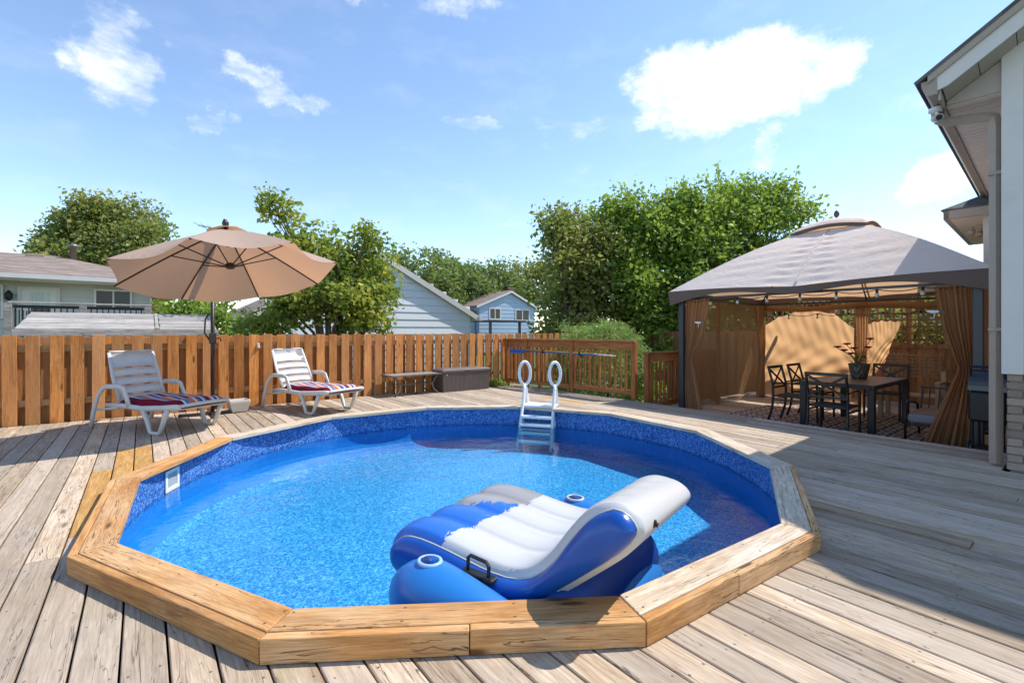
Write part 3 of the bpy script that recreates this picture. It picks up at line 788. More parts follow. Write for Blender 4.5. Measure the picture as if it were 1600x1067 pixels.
# ------------------------------------------------------------------ patio coffee table and storage box
def coffee_table():
    t = thing('coffee_table', 'low grey metal coffee table with curved legs in front of the fence', 'table', (4.20, 8.60, 0), R(2))
    m = MB(); m.cbox(-.52, .52, -.24, .24, .385, .40, .005); o = m.build('tabletop', M['taupe_top'], t)
    m = MB(); 
    for q in ((-.53,-.25,.53,-.25),(-.53,.25,.53,.25),(-.53,-.25,-.53,.25),(.53,-.25,.53,.25)): m.bar((q[0],q[1],.392),(q[2],q[3],.392),.022,.026)
    m.build('rim', M['brown_metal'], t)
    for sx in (-1, 1):
        for sy in (-1, 1):
            m = MB(); m.tube([(sx*.49,sy*.22,.385),(sx*.40,sy*.21,.31),(sx*.345,sy*.20,.20),(sx*.37,sy*.21,.10),(sx*.47,sy*.235,.012)], .013, 8); m.build('leg', M['brown_metal'], t, True)
        m = MB(); m.tube([(sx*.345,-.20,.20),(sx*.30,0,.215),(sx*.345,.20,.20)], .010, 6); m.build('side_stretcher', M['brown_metal'], t, True)
    m = MB(); m.tube([(-.32,0,.213),(.32,0,.213)], .011, 6); m.tube([(-.34,-.12,.205),(.34,-.12,.205)], .008, 6); m.build('stretcher', M['brown_metal'], t, True)
coffee_table()
def deck_box():
    t = thing('storage_box', 'brown ribbed resin deck storage box with flat lid against the fence', 'storage box', (5.36, 8.62, 0), R(-1.5))
    m = MB(); L, D, H = .565, .23, .40
    n = 36
    def ring(z, g):
        P = []
        for i in range(n*2+1):
            x = -L+2*L*i/(n*2); P.append((x*g, -D*g-(.006 if i % 2 else 0), z))
        P += [(L*g, D*g, z), (-L*g, D*g, z)]
        return P
    a, b = ring(.0, .985), ring(H, 1.0); k = len(a)
    m.add(a+b, [(i,(i+1)%k,k+(i+1)%k,k+i) for i in range(k)]+[tuple(range(k-1,-1,-1)), tuple(range(k,2*k))])
    m.build('body', M['box'], t)
    m = MB(); m.cbox(-L-.02, L+.02, -D-.022, D+.01, H+.002, H+.055, .008); o = m.build('lid', M['boxlid'], t)
    m = MB(); m.cbox(-L+.05, L-.05, -D+.03, D-.04, H+.055, H+.066, .004); m.build('lid_panel', M['boxlid'], o)
    m = MB(); m.cbox(-.05, .05, -D-.030, -D-.020, H+.018, H+.036, .003); m.build('latch', M['black_metal'], o)
    m = MB(); m.lathe([(.012,0),(.012,.006)], 10); m.build('badge', M['white_trim'], t, loc=(-L+.09, -D-.003, H-.05), rot=(R(90),0,0))
deck_box()

# ------------------------------------------------------------------ inflatable lounge
def inflatable():
    t = thing('inflatable_lounge', 'blue, white and grey inflatable pool lounge floating against the near edge', 'pool float', (1.12, 2.488, WZ), math.atan2(-.952, .309))
    W = .93
    prof = [(-.05,.17),(-.035,.25),(.05,.325),(.2,.345),(.4,.33),(.6,.305),(.75,.30),(.87,.335),(.97,.42),(1.06,.54),(1.15,.645),(1.24,.705),(1.33,.71),(1.395,.665),(1.405,.60),(1.33,.50),(1.18,.37),(1.04,.255),(.92,.16),(.72,.09),(.42,.04),(.12,.035),(-.02,.08)]
    # smooth closed profile
    def cr(P, n):
        out = []; k = len(P)
        for i in range(k):
            p0, p1, p2, p3 = (Vector(P[(i+d) % k]) for d in (-1,0,1,2))
            for j in range(n):
                s = j/n; out.append(.5*((2*p1)+(p2-p0)*s+(2*p0-5*p1+4*p2-p3)*s*s+(3*p1-p0-3*p2+p3)*s**3))
        return out
    C = cr(prof, 4); K = len(C)
    cen = Vector((.62,.27))
    nrm = []
    for i in range(K):
        d = C[(i+1) % K]-C[i-1]; nrm.append(Vector((-d.y, d.x)).normalized())
    NY = 56
    def sec(i, q, inset):
        p = C[i]; n = nrm[i]
        top = 1 if i < 12*4 else 0
        bump = 0
        if top and p.x < 1.28:
            f = min(1, max(0, (1.30-p.x)/.35))
            bump = (.030*abs(math.sin(q*PI*4))**.55-.022)*(.35+.65*f)*min(1, i/6)
        return p+n*(bump-inset)
    # which way do the normals point?
    if nrm[20].y < 0: nrm = [-n for n in nrm]
    def warp(x, z, q): return (x-.12*q*max(0, z-.30), z*(1-.20*q*max(0, min(1, (x-.8)*2))))
    m = MB(); rows = []
    for j in range(NY+1):
        q = j/NY; e = min(q, 1-q)*W; rd = .024
        ins = 0 if e > rd else rd-math.sqrt(max(0, rd*rd-(rd-e)**2))
        row = []
        for i in range(K):
            p = sec(i, q, ins); x_, z_ = warp(p.x, p.y, q); row.append((x_, q*W, z_))
        rows.append(row)
    vs = [p for r in rows for p in r]
    m.add(vs, [(j*K+i, j*K+(i+1) % K, (j+1)*K+(i+1) % K, (j+1)*K+i) for j in range(NY) for i in range(K)])
    def vinyl():
        tt = NT('printed_vinyl')
        sp = tt.nd('ShaderNodeSeparateXYZ'); tt.L.new(tt.tc.outputs['Object'], sp.inputs[0])
        n = tt.noise(tt.vec((16,5,16)), 1, 6, .75, 1.4); n2 = tt.noise(tt.vec((3,3,3)), 1, 4, .6)
        xb = tt.m('ADD', sp.outputs[0], tt.m('MULTIPLY', tt.m('SUBTRACT', n, .5), .24))
        isw = tt.m('GREATER_THAN', tt.m('ADD', xb, tt.m('MULTIPLY', sp.outputs[1], -.10)), .345)
        yb = tt.m('ADD', sp.outputs[1], tt.m('MULTIPLY', tt.m('SUBTRACT', n, .5), .5))
        gr = tt.m('GREATER_THAN', tt.m('SUBTRACT', yb, tt.m('MULTIPLY', sp.outputs[0], .7)), .36)
        c = tt.mix(gr, (.02,.135,.52), (.30,.29,.29))
        c = tt.mix(isw, c, (.54,.535,.53))
        return tt.fin(tt.pbr(c, .32, spec=.5, coat=.15, normal=tt.bump(n2, .15, .01)))
    V = vinyl(); blue = plain('royal_blue_vinyl', (.006,.075,.36), .3, var=.08, spec=.5); sky = plain('azure_vinyl', (.018,.17,.50), .3, var=.06, spec=.5); navy = plain('navy_vinyl', (.01,.045,.22), .3, var=.1, spec=.5); white = plain('white_vinyl', (.50,.50,.49), .3, var=.03, spec=.5)
    m.build('cushion', V, t, True)
    # puffed side panels
    for s, q in ((-1, 0), (1, NY)):
        row = [Vector(p) for p in rows[q]]
        c0 = Vector((.62, row[0].y, .23))
        m = MB(); rings = []
        def med(x, z):
            x = min(max(x, .05), 1.33)
            return x, float(np.interp(x, [.05,.4,.7,.9,1.05,1.2,1.33], [.20,.19,.20,.255,.385,.54,.62]))
        for lv, g in enumerate((1.0, .94, .84, .68, .48, .25, .0)):
            rr_ = []
            for i in range(K):
                p = sec(i, 0, .024); mx, mz = med(p.x, p.y); x_, z_ = warp(mx+(p.x-mx)*g, mz+(p.y-mz)*g, 0 if s < 0 else 1)
                rr_.append((x_, row[i].y+s*(.062*math.sqrt(1-g*g)), z_))
            rings.append(rr_)
        vs = [p for r in rings for p in r]; fs = []
        for a in range(len(rings)-1):
            for i in range(K):
                f = (a*K+i, a*K+(i+1) % K, (a+1)*K+(i+1) % K, (a+1)*K+i); fs.append(f if s > 0 else f[::-1])
        m.add(vs, fs); m.build('side_panel', blue, t, True)
        m = MB(); m.tube([(p_[0], p_[1]+s*.004, p_[2]) for p_ in rings[0][::2]], .0045, 5, closed=True); m.build('weld_seam', white, t, True)
    for s in (-1, 1):
        y = -.20 if s < 0 else W+.17; x0 = .17 if s < 0 else .30
        m = MB()
        xs = np.linspace(0, 1, 17)
        zb = .12 if s < 0 else .07
        pts = [(x0+.80*q, y+s*(-.05+.05*math.sin(q*PI)), zb+.02*math.sin(q*PI)) for q in xs]
        rad = [max(.012, .188*(math.sin(min(1, q/.36)*PI/2)**.6)*(1-.55*max(0, (q-.36)/.64)**1.5)*(1 if q < .93 else math.sqrt(max(.02, 1-((q-.93)/.07)**2)))) for q in xs]
        m.tube(pts, rad, 24, flat=(.86,1.0)); a = m.build('arm_float', sky, t, True)
        cx, cy, cz = x0+.27, y+s*(-.01), zb+.196
        m = MB(); m.tube([(cx+.055*math.cos(q), cy+.048*math.sin(q), cz+.005) for q in np.linspace(0, 2*PI, 20, endpoint=False)], .010, 8, closed=True); m.build('cup_rim', white if s > 0 else plain('pale_blue_vinyl', (.30,.50,.80), .3), a, True)
        m = MB(); m.lathe([(.0,.012),(.03,.012),(.05,.018)], 18, (cx, cy, cz-.006)); m.build('cup_well', blue, a, True)
        hx = x0+.44 if s < 0 else x0+.16; hy = y-s*.15
        m = MB(); hz = zb+.152
        m.tube([(hx-.05, hy, hz-.03),(hx-.05,hy,hz+.045),(hx-.035,hy,hz+.058),(hx+.06,hy,hz+.05),(hx+.075,hy,hz+.035),(hx+.075,hy,hz-.03)], .009, 8); m.cbox(hx-.085, hx+.11, hy-.028, hy+.028, hz-.04, hz-.014, .006)
        m.build('handle', M['black_metal'], a)
    m = MB(); m.lathe([(.018,0),(.018,.006),(.010,.010),(.010,.018)], 12); m.build('valve', M['black_metal'], t, loc=(1.40,.16,.60), rot=(0,R(100),0))
    m = MB(); ys = np.linspace(0, 1, 17)
    m.tube([(1.02-.03*math.sin(q*PI), -.09+(W+.18)*q, .11) for q in ys], [max(.02, .21*min(1, math.sin(min(q,1-q)/.16*PI/2) if min(q,1-q) < .16 else 1)**.5) for q in ys], 24); m.build('rear_float', navy, t, True)
    m = MB(); m.tube([(.18,.465,.03),(.5,.465,.02),(1.22,.465,.03)], [.30,.36,.32], 24, flat=(1.35,.42)); m.build('base_float', sky, t, True)
inflatable()

# ------------------------------------------------------------------ gazebo
GE0, GE1, GN0, GN1, GZ = 7.50, 10.95, .82, 5.0, 1.95
GC = ((GE0+GE1)/2, (GN0+GN1)/2); PF = -.20     # patio floor
def gazebo():
    t = thing('gazebo', 'large gazebo with pale grey curved canopy, brown valance and tan netting', 'gazebo', (GC[0], GC[1], PF))
    Z = GZ-PF; A, B = (GE1-GE0)/2, (GN1-GN0)/2; a, b = .30, .40; ZT = 2.93-PF
    top = cloth('pale_grey_canvas', (.90,.78,.70), .30, tcol=(.90,.56,.31), var=.04)
    val = cloth('brown_valance_canvas', (.165,.125,.105), .08, var=.08)
    m = MB()
    sides = [((-A,B),(-A,-B),(-a,b),(-a,-b)), ((-A,-B),(A,-B),(-a,-b),(a,-b)), ((A,-B),(A,B),(a,-b),(a,b)), ((A,B),(-A,B),(a,b),(-a,b))]
    def eave(q, long): return (-.055 if long else -.02)*math.sin(q*PI)+ .035*abs(math.sin(2*PI*q))
    for si, (p0, p1, q0, q1) in enumerate(sides):
        lg = si % 2 == 0
        def fn(i, j):
            x0 = p0[0]+(p1[0]-p0[0])*i; y0 = p0[1]+(p1[1]-p0[1])*i; x1 = q0[0]+(q1[0]-q0[0])*i; y1 = q0[1]+(q1[1]-q0[1])*i
            # seam gathers across the middle rib: real folds in the cloth
            z = Z+(ZT-Z)*(.62*j+.38*math.sin(j*PI/2))+eave(i, lg)*(1-j)
            d = abs(i-.5); fold = .014*math.sin(j*58+3*i)*math.exp(-((d-.075)/.05)**2)+.008*math.sin(j*40-9*i)*math.exp(-((d-.3)/.1)**2)*math.sin(min(1, j*1.3)*PI)
            sag = -.02*math.sin(j*PI)*abs(math.sin(2*PI*i))**.8
            return (x0+(x1-x0)*j, y0+(y1-y0)*j, z+fold+sag)
        m.grid(fn, 48, 44)
    m.build('canopy', top, t, True)
    m = MB()
    for si, (p0, p1, q0, q1) in enumerate(sides):
        lg = si % 2 == 0
        def fn(i, j):
            x0 = p0[0]+(p1[0]-p0[0])*i; y0 = p0[1]+(p1[1]-p0[1])*i
            dep = .085+.15*abs(2*i-1)**4+.02*math.cos(4*PI*i)
            k = 1.002-.012*j+.002*math.sin(i*60)*j
            return (x0*k, y0*k, Z+.006+eave(i, lg)-dep*j)
        m.grid(fn, 40, 4)
    m.build('valance', val, t, True)
    for sx in (-1, 1):
        m = MB(); m.tube([(sx*(A+(a-A)*j), 0, Z+(ZT-Z)*(.62*j+.38*math.sin(j*PI/2))-.055*(1-j)+.004) for j in np.linspace(0, 1, 14)], .011, 6, flat=(1.5,.6)); m.build('seam', top, t, True)
    m = MB(); c, d = .42, .54
    for (p0, p1) in (((-c,d),(-c,-d)), ((-c,-d),(c,-d)), ((c,-d),(c,d)), ((c,d),(-c,d))):
        def fn(i, j):
            x = p0[0]+(p1[0]-p0[0])*i; y = p0[1]+(p1[1]-p0[1])*i
            ar = .07*math.sin(PI*i)
            return (x*(1-j*.97), y*(1-j*.97), ZT+.0+ar*(1-j)+.20*(math.sin(j*PI/2)**.8)+.006*math.sin(i*40)*(1-j))
        m.grid(fn, 16, 10)
    m.build('vent_canopy', top, t, True)
    m = MB()
    for (p0, p1) in (((-c,d),(-c,-d)), ((-c,-d),(c,-d)), ((c,-d),(c,d)), ((c,d),(-c,d))):
        def fn(i, j):
            x = p0[0]+(p1[0]-p0[0])*i; y = p0[1]+(p1[1]-p0[1])*i
            return (x*(.99-.04*j), y*(.99-.04*j), ZT-.005+.07*math.sin(PI*i)-.055*j)
        m.grid(fn, 12, 2)
    m.build('vent_valance', val, t, True)
    m = MB(); m.lathe([(.012,0),(.012,.04),(.035,.07),(.042,.11),(.025,.155),(.006,.17)], 12, (0,0,ZT+.185)); m.build('finial', plain('dark_wood_finial', (.10,.07,.05), .5), t, True)
    px, py = A-.17, B-.17
    for sx in (-1, 1):
        for sy in (-1, 1):
            m = MB(); m.cbox(-.045,.045,-.045,.045,.002,Z-.05,.006); m.cbox(-.10,.10,-.10,.10,0,.012,.003); m.build('post', M['dark_post'], t, loc=(sx*px, sy*py, 0))
            m = MB(); m.tube([(sx*px,sy*py,Z-.08),(sx*(px*.7+a*.3),sy*(py*.7+b*.3),Z+.36),(sx*(px*.35+a*.65),sy*(py*.35+b*.65),Z+.72),(sx*a,sy*b,ZT-.03)], .016, 6); m.build('roof_rib', M['dark_post'], t, True)
    for sx in (-1, 1):
        m = MB(); m.bar((sx*px,-py+.05,Z-.13),(sx*px,py-.05,Z-.13),.035,.035); m.build('beam', M['dark_post'], t)
        m = MB(); m.tube([(sx*px,0,Z-.11),(sx*(px*.6+a*.4),0,Z+.42),(sx*a,0,ZT-.04)], .013, 6); m.build('roof_rib', M['dark_post'], t, True)
    for sy in (-1, 1):
        m = MB(); m.bar((-px+.05,sy*py,Z-.13),(px-.05,sy*py,Z-.13),.035,.035); m.build('beam', M['dark_post'], t)
    m = MB(); m.tube([(a,b,ZT-.03),(-a,b,ZT-.03),(-a,-b,ZT-.03),(a,-b,ZT-.03)], .014, 6, closed=True); m.build('crown_frame', M['dark_post'], t)
    # netting: sheer sides, tied curtains at the corners
    net = cloth('sheer_tan_net', (.50,.28,.14), .5, .42, tcol=(.42,.25,.13), var=.05)
    cur = cloth('tan_net_curtain', (.44,.27,.15), .45, .05, tcol=(.58,.32,.15), var=.10)
    def curtain(x, y, dx, dy, lv, nf=9, seed=0, name='curtain'):
        """hanging gathered cloth: levels (z, offset along (dx,dy), width, fold depth)"""
        r = random.Random(seed); ph = r.uniform(0, 6)
        zs = [l[0] for l in lv]
        def fn(i, j):
            z = zs[0]+(zs[-1]-zs[0])*j
            off = np.interp(-z, [-q for q in zs], [l[1] for l in lv]); wd = np.interp(-z, [-q for q in zs], [l[2] for l in lv]); am = np.interp(-z, [-q for q in zs], [l[3] for l in lv])
            s = off+(i-.5)*wd
            f = am*(math.sin(i*nf*2*PI+ph+j*1.5)+.4*math.sin(i*nf*4.6*PI+j*3))
            return (x+dx*s-dy*f, y+dy*s+dx*f, z)
        mm = MB(); mm.grid(fn, 90, 40); return mm.build(name, cur, t, True)
    H_ = Z-.15
    # front left corner, tied back to the post
    curtain(-px+.06, py-.04, 0, -1, [(H_,.22,.50,.020),(1.35,.14,.34,.028),(.98,.05,.15,.030),(.93,.04,.11,.026),(.85,.05,.14,.03),(.5,.08,.25,.034),(.06,.13,.34,.038)], 7, 1)
    # front right corner: fuller, tied at the waist and flaring to the floor
    curtain(-px+.05, -py+.06, 0, 1, [(H_,.16,.36,.026),(1.5,.12,.30,.034),(1.08,.06,.17,.036),(1.0,.05,.13,.030),(.9,.06,.18,.036),(.5,.12,.34,.044),(.04,.20,.50,.05)], 7, 2)
    curtain(px-.05, py-.05, -1, 0, [(H_,.10,.34,.022),(1.2,.06,.22,.028),(.8,.03,.12,.026),(.3,.08,.22,.032),(.03,.12,.30,.034)], 6, 3)
    curtain(-.35, py-.03, 1, 0, [(H_,0,.16,.014),(1.0,0,.11,.016),(.5,0,.10,.018),(.02,0,.12,.02)], 3, 4)
    # south side netting behind the right post
    m = MB()
    m.grid(lambda i, j: (-px+.12+.5*i, -py-.02+.02*math.sin(i*30), H_-j*(H_-.75)), 40, 6); m.build('curtain', cur, t, True)
    # north side sheer net
    m = MB(); m.grid(lambda i, j: (-px+.1+(2*px-.2)*i, py-.012+.014*math.sin(i*24+j*2)+.03*j*math.sin(i*9), .03+(H_-.03)*(1-j)), 60, 8); m.build('side_net', net, t, True)
    # rolled net under the rear beam and centre gather
    m = MB(); m.tube([(px-.03, y_, Z-.21-.045*math.sin((y_+py)/(2*py)*2*PI)**2) for y_ in np.linspace(-py+.1, py-.1, 24)], [.055+.01*math.sin(i*2.1) for i in range(24)], 8); m.build('rolled_net', cur, t, True)
    curtain(px-.05, .06, 0, 1, [(H_,0,.22,.018),(1.3,0,.17,.022),(.8,.01,.16,.024),(.3,.02,.18,.03),(.03,.02,.22,.03)], 4, 6)
    return t
gazebo()
def backdrop_sheet():
    fab = cloth('tan_privacy_cloth', (.56,.35,.19), .68, 0, tcol=(.92,.55,.27), var=.05)
    E0 = 11.10
    def piece(ys, tops, bots, name, label, seed, amp=.02, slant=0.):
        def fn(i, j):
            y = ys[0]+(ys[-1]-ys[0])*i+slant*i*j
            zt = np.interp(i, np.linspace(0,1,len(tops)), tops)+.012*math.sin(i*31+seed); zb = np.interp(i, np.linspace(0,1,len(bots)), bots)
            z = zt+(zb-zt)*j
            f = amp*(math.sin(j*13+i*8+seed)+.6*math.sin(j*27-i*17+seed*2))*j**.6+.03*math.sin(i*7+seed)*math.sin(j*PI)
            f += .035*math.sin((j*1.2+i*.9)*30)*max(0, j-.3)*(.4+i)+.012*math.sin((j*.5-i*1.4)*44)*max(0, .6-j)
            return (E0+f-.10*j*(1-j)-.20*j**3, y+.02*math.sin(j*9+seed)*j, z)
        mm = MB(); mm.grid(fn, 90, 60); o = mm.build(name, fab, smooth=True)
        return tag(o, label, 'cloth')
    piece((4.98, 3.20), (1.32, 1.55, 1.66, 1.68, 1.60, 1.30), (-.16, -.18, -.17, -.17, -.16, -.15), 'privacy_cloth', 'large sagging tan cloth hung behind the dining table', 1)
    piece((3.08, 2.46), (1.36, 1.44, 1.42), (.05, .30, .55), 'privacy_cloth', 'smaller tan cloth panel right of the middle net gather', 4, .012, .26)
    m = MB(); m.bar((11.45, 5.15, .3), (11.45, 4.52, 1.62), .05, .09, (1,0,0)); tag(m.build('leaning_plank', M['coping_pale']), 'pale plank leaning diagonally behind the gazebo net', 'plank')
backdrop_sheet()

# rug
def rug():
    t = NT('patterned_rug')
    v = t.vec((1,1,1), rot=(0,0,R(45)))
    ck = t.nd('ShaderNodeTexChecker'); t.L.new(v, ck.inputs['Vector']); ck.inputs['Scale'].default_value = 5.5
    vo = t.m('FRACT', t.m('MULTIPLY', t.voro(t.vec((1,1,1), rot=(0,0,R(45))), 3.9, rnd=0), 3.2))
    f = t.m('GREATER_THAN', vo, .55)
    c = t.mix(f, (.12,.05,.04), (.50,.46,.42))
    m = MB(); m.cbox(-1.55, 1.55, -1.45, 1.45, 0, .008, .003)
    o = m.build('rug', t.fin(t.pbr(c, .95, spec=.1, normal=t.bump(t.noise(t.vec(), 160, 2), .3, .004))), loc=(8.75, 2.75, PF+.006)); tag(o, 'red brown and cream patterned outdoor rug under the dining table', 'rug')
rug()

# ------------------------------------------------------------------ dining set
def dining_table():
    t = thing('dining_table', 'dark metal dining table with slatted brown top inside the gazebo', 'table', (8.48, 2.42, PF))
    for i in range(11):
        m = MB(); m.cbox(-.80+i*.1457, -.80+i*.1457+.139, -.40, .40, .70, .72, .003); m.build('top_slat', plain('brown_table_slat', (.17,.105,.075), .45, rnd=.1) if i == 0 else bpy.data.materials['brown_table_slat'], t)
    for y in (-.425, .425):
        m = MB(); m.cbox(-.85, .85, y-.024, y+.024, .665, .722, .004); m.build('apron', M['black_metal'], t)
    for x in (-.826, .826):
        m = MB(); m.cbox(x-.024, x+.024, -.40, .40, .665, .722, .004); m.build('apron', M['black_metal'], t)
        for y in (-.41, .41):
            m = MB(); m.cbox(x-.04*(1 if x < 0 else 1), x+.04, y-.04, y+.04, .015, .664, .005); m.build('leg', M['black_metal'], t)
dining_table()
def chair(label, loc, rz):
    t = thing('dining_chair', label, 'chair', loc, rz, 'black cross back chairs round the table')
    b = M['black_metal']; W = .235
    m = MB(); m.cbox(-.22, .22, -W, W, .415, .44, .006); m.build('seat', plain('black_sling', (.03,.03,.032), .8) if 'black_sling' not in bpy.data.materials else bpy.data.materials['black_sling'], t)
    for s in (-1, 1):
        m = MB(); m.tube([(-.31,s*W,.012),(-.245,s*W,.22),(-.225,s*W,.42),(-.235,s*W,.62),(-.30,s*W,.87)], .018, 6); m.build('back_leg', b, t)
        m = MB(); m.tube([(.235,s*W,.012),(.225,s*W,.42),(.225,s*W,.625)], .018, 6); m.build('front_leg', b, t)
        m = MB(); m.tube([(-.235,s*W,.62),(-.05,s*(W+.015),.645),(.15,s*(W+.01),.64),(.235,s*W,.622)], .018, 6, flat=(1.2,.7)); m.build('armrest', b, t)
        m = MB(); m.bar((-.235,s*W,.56),(-.298,-s*W,.855),.03,.012,(1,0,0)); m.build('cross_bar', b, t)
    m = MB(); m.bar((-.30,-W-.015,.87),(-.30,W+.015,.87),.03,.04); m.build('top_rail', b, t)
    m = MB(); m.bar((-.238,-W,.555),(-.238,W,.555),.02,.028); m.bar((-.25,-W,.37),(.225,-W,.37),.02,.02); m.bar((-.25,W,.37),(.225,W,.37),.02,.02); m.build('stretcher', b, t)
    return t
chair('black cross back chair at the pool end of the table', (7.50, 2.40, PF), 0)
chair('black cross back chair on the left of the table, nearer the pool', (8.10, 3.12, PF), R(-90))
chair('black cross back chair on the left of the table, farther from the pool', (8.86, 3.14, PF), R(-90))
chair('black cross back chair at the far end of the table facing the pool', (9.72, 2.36, PF), R(180))

def pot_plant():
    t = thing('potted_flowers', 'dark wicker pot of crimson flowers standing on the dining table', 'plant', (8.62, 2.42, PF+.722))
    mt = NT('dark_wicker'); w = mt.nd('ShaderNodeTexWave'); w.inputs['Scale'].default_value = 14; w.inputs['Distortion'].default_value = 4; mt.L.new(mt.vec((1,1,4)), w.inputs['Vector'])
    wk = mt.fin(mt.pbr(mt.mix(w.outputs[1], (.035,.026,.02), (.16,.13,.10)), .7, normal=mt.bump(w.outputs[1], .8, .01)))
    m = MB(); m.lathe([(.095,.0),(.115,.08),(.135,.20),(.14,.23),(.128,.23),(.12,.20),(.0,.195)], 20); m.build('pot', wk, t, True)
    r = random.Random(4)
    for i in range(7):
        a = r.uniform(0, 6.28); L = r.uniform(.22,.42); d = r.uniform(.05,.24)
        tip = Vector((d*math.cos(a), d*math.sin(a), .2+L))
        if i < 4: tip = Vector((-.10*i*.6-.02, .10+.07*(i % 3), .36+.05*i))
        m = MB(); m.tube([(0,0,.19), (tip.x*.4, tip.y*.4, .2+(tip.z-.2)*.6), tip], .005, 5); m.build('stem', M['stem'], t)
        m = MB()
        for q in range(14):
            b = q*2.4; ti = .35+.5*(q/14); c = tip; rr = .085*(1-.35*q/14)
            d1 = Vector((math.cos(b)*math.cos(ti), math.sin(b)*math.cos(ti), math.sin(ti))); s1 = Vector((-math.sin(b), math.cos(b), 0))
            m.add([c, c+d1*rr*.6+s1*.028, c+d1*rr, c+d1*rr*.6-s1*.028], [(0,1,2,3)])
        m.build('flower', M['flower'], t)
    m = MB()
    for i in range(36):
        a = r.uniform(0, 6.28); d = r.uniform(.02,.13); h = r.uniform(.2,.34); c = Vector((d*math.cos(a), d*math.sin(a), h)); n = Vector((math.cos(a), math.sin(a), r.uniform(0,.8))).normalized(); s = n.cross(Vector((0,0,1)))
        m.add([c, c+n*.03+s*.02, c+n*.075, c+n*.03-s*.02], [(0,1,2,3)])
    m.build('foliage', M['stem'], t)
pot_plant()

def armchair():
    t = thing('patio_armchair', 'low black metal patio armchair with brown topped grey cushion behind the tied curtain', 'armchair', (8.15, 1.30, PF))
    b = M['black_metal']
    for s in (-1, 1):
        y = s*.40
        m = MB(); m.tube([(-.30,y,.012),(-.30,y,.36),(-.27,y,.47),(-.20,y,.52),(.10,y,.50),(.32,y,.44),(.42,y,.012)], .016, 8); m.build('arm_frame', b, t, True)
    m = MB(); m.bar((-.28,-.40,.24),(-.28,.40,.24),.025,.03); m.bar((.36,-.40,.24),(.36,.40,.24),.025,.03); m.bar((0,-.39,.235),(0,.39,.235),.02,.02); m.build('seat_frame', b, t)
    m = MB(); m.bar((.36,-.38,.24),(.52,-.38,.66),.02,.02); m.bar((.36,.38,.24),(.52,.38,.66),.02,.02); m.bar((.52,-.40,.66),(.52,.40,.66),.02,.03)
    for i in range(7): m.bar((.36,-.30+i*.1,.25),(.52,-.30+i*.1,.65),.012,.012)
    m.build('back_frame', b, t)
    m = MB(); m.cbox(-.33,.34,-.38,.38,.262,.385,.03); o = m.build('cushion', plain('grey_cushion_side', (.20,.20,.215), .9), t); bevel(o, .012)
    m = MB(); m.cbox(-.30,.32,-.355,.355,.386,.398,.005); m.build('cushion_top', plain('brown_cushion_top', (.27,.17,.12), .9), o)
armchair()
def wicker_bench():
    t = thing('wicker_bench', 'pale wooden bench with cream woven back by the privacy fence', 'bench', (10.10, 2.06, PF))
    pal = plain('pale_bench_wood', (.42,.31,.21), .6); cream = plain('cream_weave', (.45,.32,.20), .7)
    for y in (-.36, .36):
        m = MB(); m.cbox(-.03,.03,y-.03,y+.03,0.005,.80,.005); m.build('leg', pal, t); m = MB(); m.cbox(-.45,-.39,y-.03,y+.03,.005,.62,.005); m.build('leg', pal, t)
        m = MB(); m.cbox(-.46,.0,y-.035,y+.035,.622,.65,.004); m.build('armrest', pal, t)
    m = MB(); m.cbox(-.45,-.035,-.33,.33,.40,.43,.005); m.build('seat', pal, t)
    for i in range(12):
        m = MB(); y = -.33+i*.06
        m.tube([(.0+(.012 if (k+i) % 2 else -.012), y, .68+k*.058) for k in range(8)], .014, 4, flat=(.5,1.5)); m.build('weave_strip', cream, t)
    for k in range(7):
        m = MB(); m.tube([((-.012 if (k+i) % 2 else .012)+.0, -.35+i*.06, .70+k*.058) for i in range(13)], .013, 4, flat=(1.5,.5)); m.build('weave_strip', cream, t)
wicker_bench()
def side_bench():
    t = thing('shelf_table', 'narrow dark brown shelf table along the privacy fence', 'table', (10.35, 1.30, PF))
    m = MB(); m.cbox(-.2,.2,-.45,.45,.60,.635,.005); m.build('top', M['sidefence'], t)
    for x in (-.16,.16):
        for y in (-.40,.40):
            m = MB(); m.cbox(x-.025,x+.025,y-.025,y+.025,.005,.60,.004); m.build('leg', M['sidefence'], t)
side_bench()
